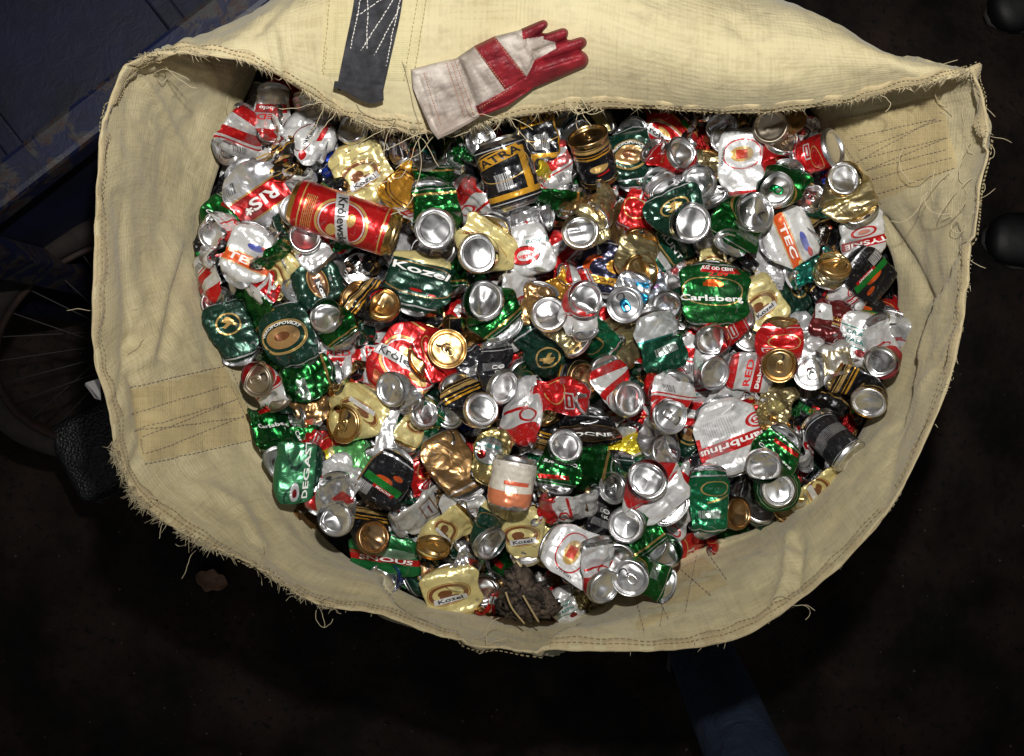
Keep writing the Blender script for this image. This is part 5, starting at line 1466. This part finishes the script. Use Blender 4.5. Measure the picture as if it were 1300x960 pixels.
def swept(rings, n=28):
    """closed skin through elliptical rings: (centre, axis u * ru, axis v * rv)"""
    V = []
    for c, u, v in rings:
        for k in range(n):
            t = 2 * PI * k / n; V.append(tuple(Vector(c) + Vector(u) * math.cos(t) + Vector(v) * math.sin(t)))
    F = grid_faces(n, len(rings)); F.append(tuple(range(n))[::-1]); F.append(tuple((len(rings) - 1) * n + k for k in range(n)))
    return V, F


def shoe_mesh(d, side, L_=.29, W_=.105, H_=.075):
    R = []
    for f, w_, h_ in ((0, .55, .62), (.02, .72, .85), (.10, .82, 1.05), (.25, .80, 1.15), (.42, .84, 1.0), (.58, .98, .80), (.74, 1.0, .62), (.88, .95, .55), (.94, .80, .48), (.98, .55, .38), (1, .2, .2)):
        z = H_ * h_ / 2; R.append((d * (L_ * f) + Vector((0, 0, z + .006)), side * (W_ / 2 * w_), Vector((0, 0, z))))
    return swept(R)


def person_leg(foot, d, label, shoe_col, cloth_col, knee_off, shin_w=.058, two=False):
    side = Vector((-d.y, d.x, 0)); root = empty('person', foot, label, 'person')
    V, F = shoe_mesh(d, side); sh = mesh_obj('shoe', V, F, simple('shoe_leather', shoe_col, 0, .5, 50, .3, .3), root)
    sh.data.materials[0].node_tree.nodes['Principled BSDF'].inputs['Specular IOR Level'].default_value = .25
    V, F = box_pts(-side * .05 + Vector((0, 0, 0)), d * .28, side * .10, Vector((0, 0, .012))); 
    so_ = [(d * (.29 * f) + Vector((0, 0, .006)), side * (.056 * w_), d * 0 + Vector((0, 0, .006))) for f, w_ in ((-.01, .5), (.03, .8), (.3, .8), (.6, .98), (.8, 1), (.93, .72), (1.02, .2))]
    V, F = swept(so_); mesh_obj('sole', V, F, simple('sole_rubber', (.012, .011, .010), 0, .6), sh)
    K = Vector(knee_off); h = d * .075
    rings = []
    for f, r_ in ((0, .062), (.06, .066), (.2, .064), (.45, .070), (.7, .066), (.88, .072), (.97, .074)):
        rings.append((h + (K - h) * f + Vector((0, 0, .07 * (1 - f))), d * r_, side * r_ * .92))
    tk = K + Vector((0, 0, .04)); hp = Vector(knee_off) + Vector(((-d.x) * .36, (-d.y) * .36, .20)) if not two else Vector(knee_off) + Vector((0, -.42, .16))
    ax = (hp - tk).normalized(); up_ = Vector((0, 0, 1)); sd_ = ax.cross(up_).normalized(); vv = sd_.cross(ax).normalized()
    rings.append((tk + ax * .03, (d * .4 + vv * .6).normalized() * .078, side * .074)) if False else None
    for f, r_ in ((.12, .078), (.35, .084), (.7, .092), (1, .096)): rings.append((tk + (hp - tk) * f, vv * r_ if (vv.dot(d) > 0) else -vv * -r_, sd_ * r_ if sd_.dot(side) > 0 else -sd_ * r_))
    t = NT('trouser_cloth'); o = t.obj(); t.l(t.mix(t.ramp(t.noise(40, 5, .7, o), .3, .7), tuple(x * .6 for x in cloth_col), cloth_col), t.p.inputs['Base Color']); t.p.inputs['Roughness'].default_value = .85
    t.l(t.bump(t.noise(14, 4, .6, o, 1), .6, .02), t.p.inputs['Normal'])
    V, F = swept(rings); ob = mesh_obj('trouser_leg', V, F, t.m, root); sb = ob.modifiers.new('round', 'SUBSURF'); sb.levels = sb.render_levels = 1
    return root


person_leg(W(1425, -52, 0), Vector((-1, -.45, 0)).normalized(), 'person in shiny black shoes at the upper right corner of the floor', (.003, .003, .0035), (.012, .014, .022), (.04, .04, .48))
person_leg(W(1436, 318, 0), Vector((-1, .08, 0)).normalized(), 'person in black shoe and dark navy trousers at the right edge', (.003, .003, .0035), (.010, .014, .030), (.07, -.02, .48))
person_leg(W(872, 858, 0), Vector((.15, 1, 0)).normalized(), 'person in faded blue jeans close below the bag', (.006, .006, .007), (.026, .045, .09), (.05, -.08, .50), two=True)
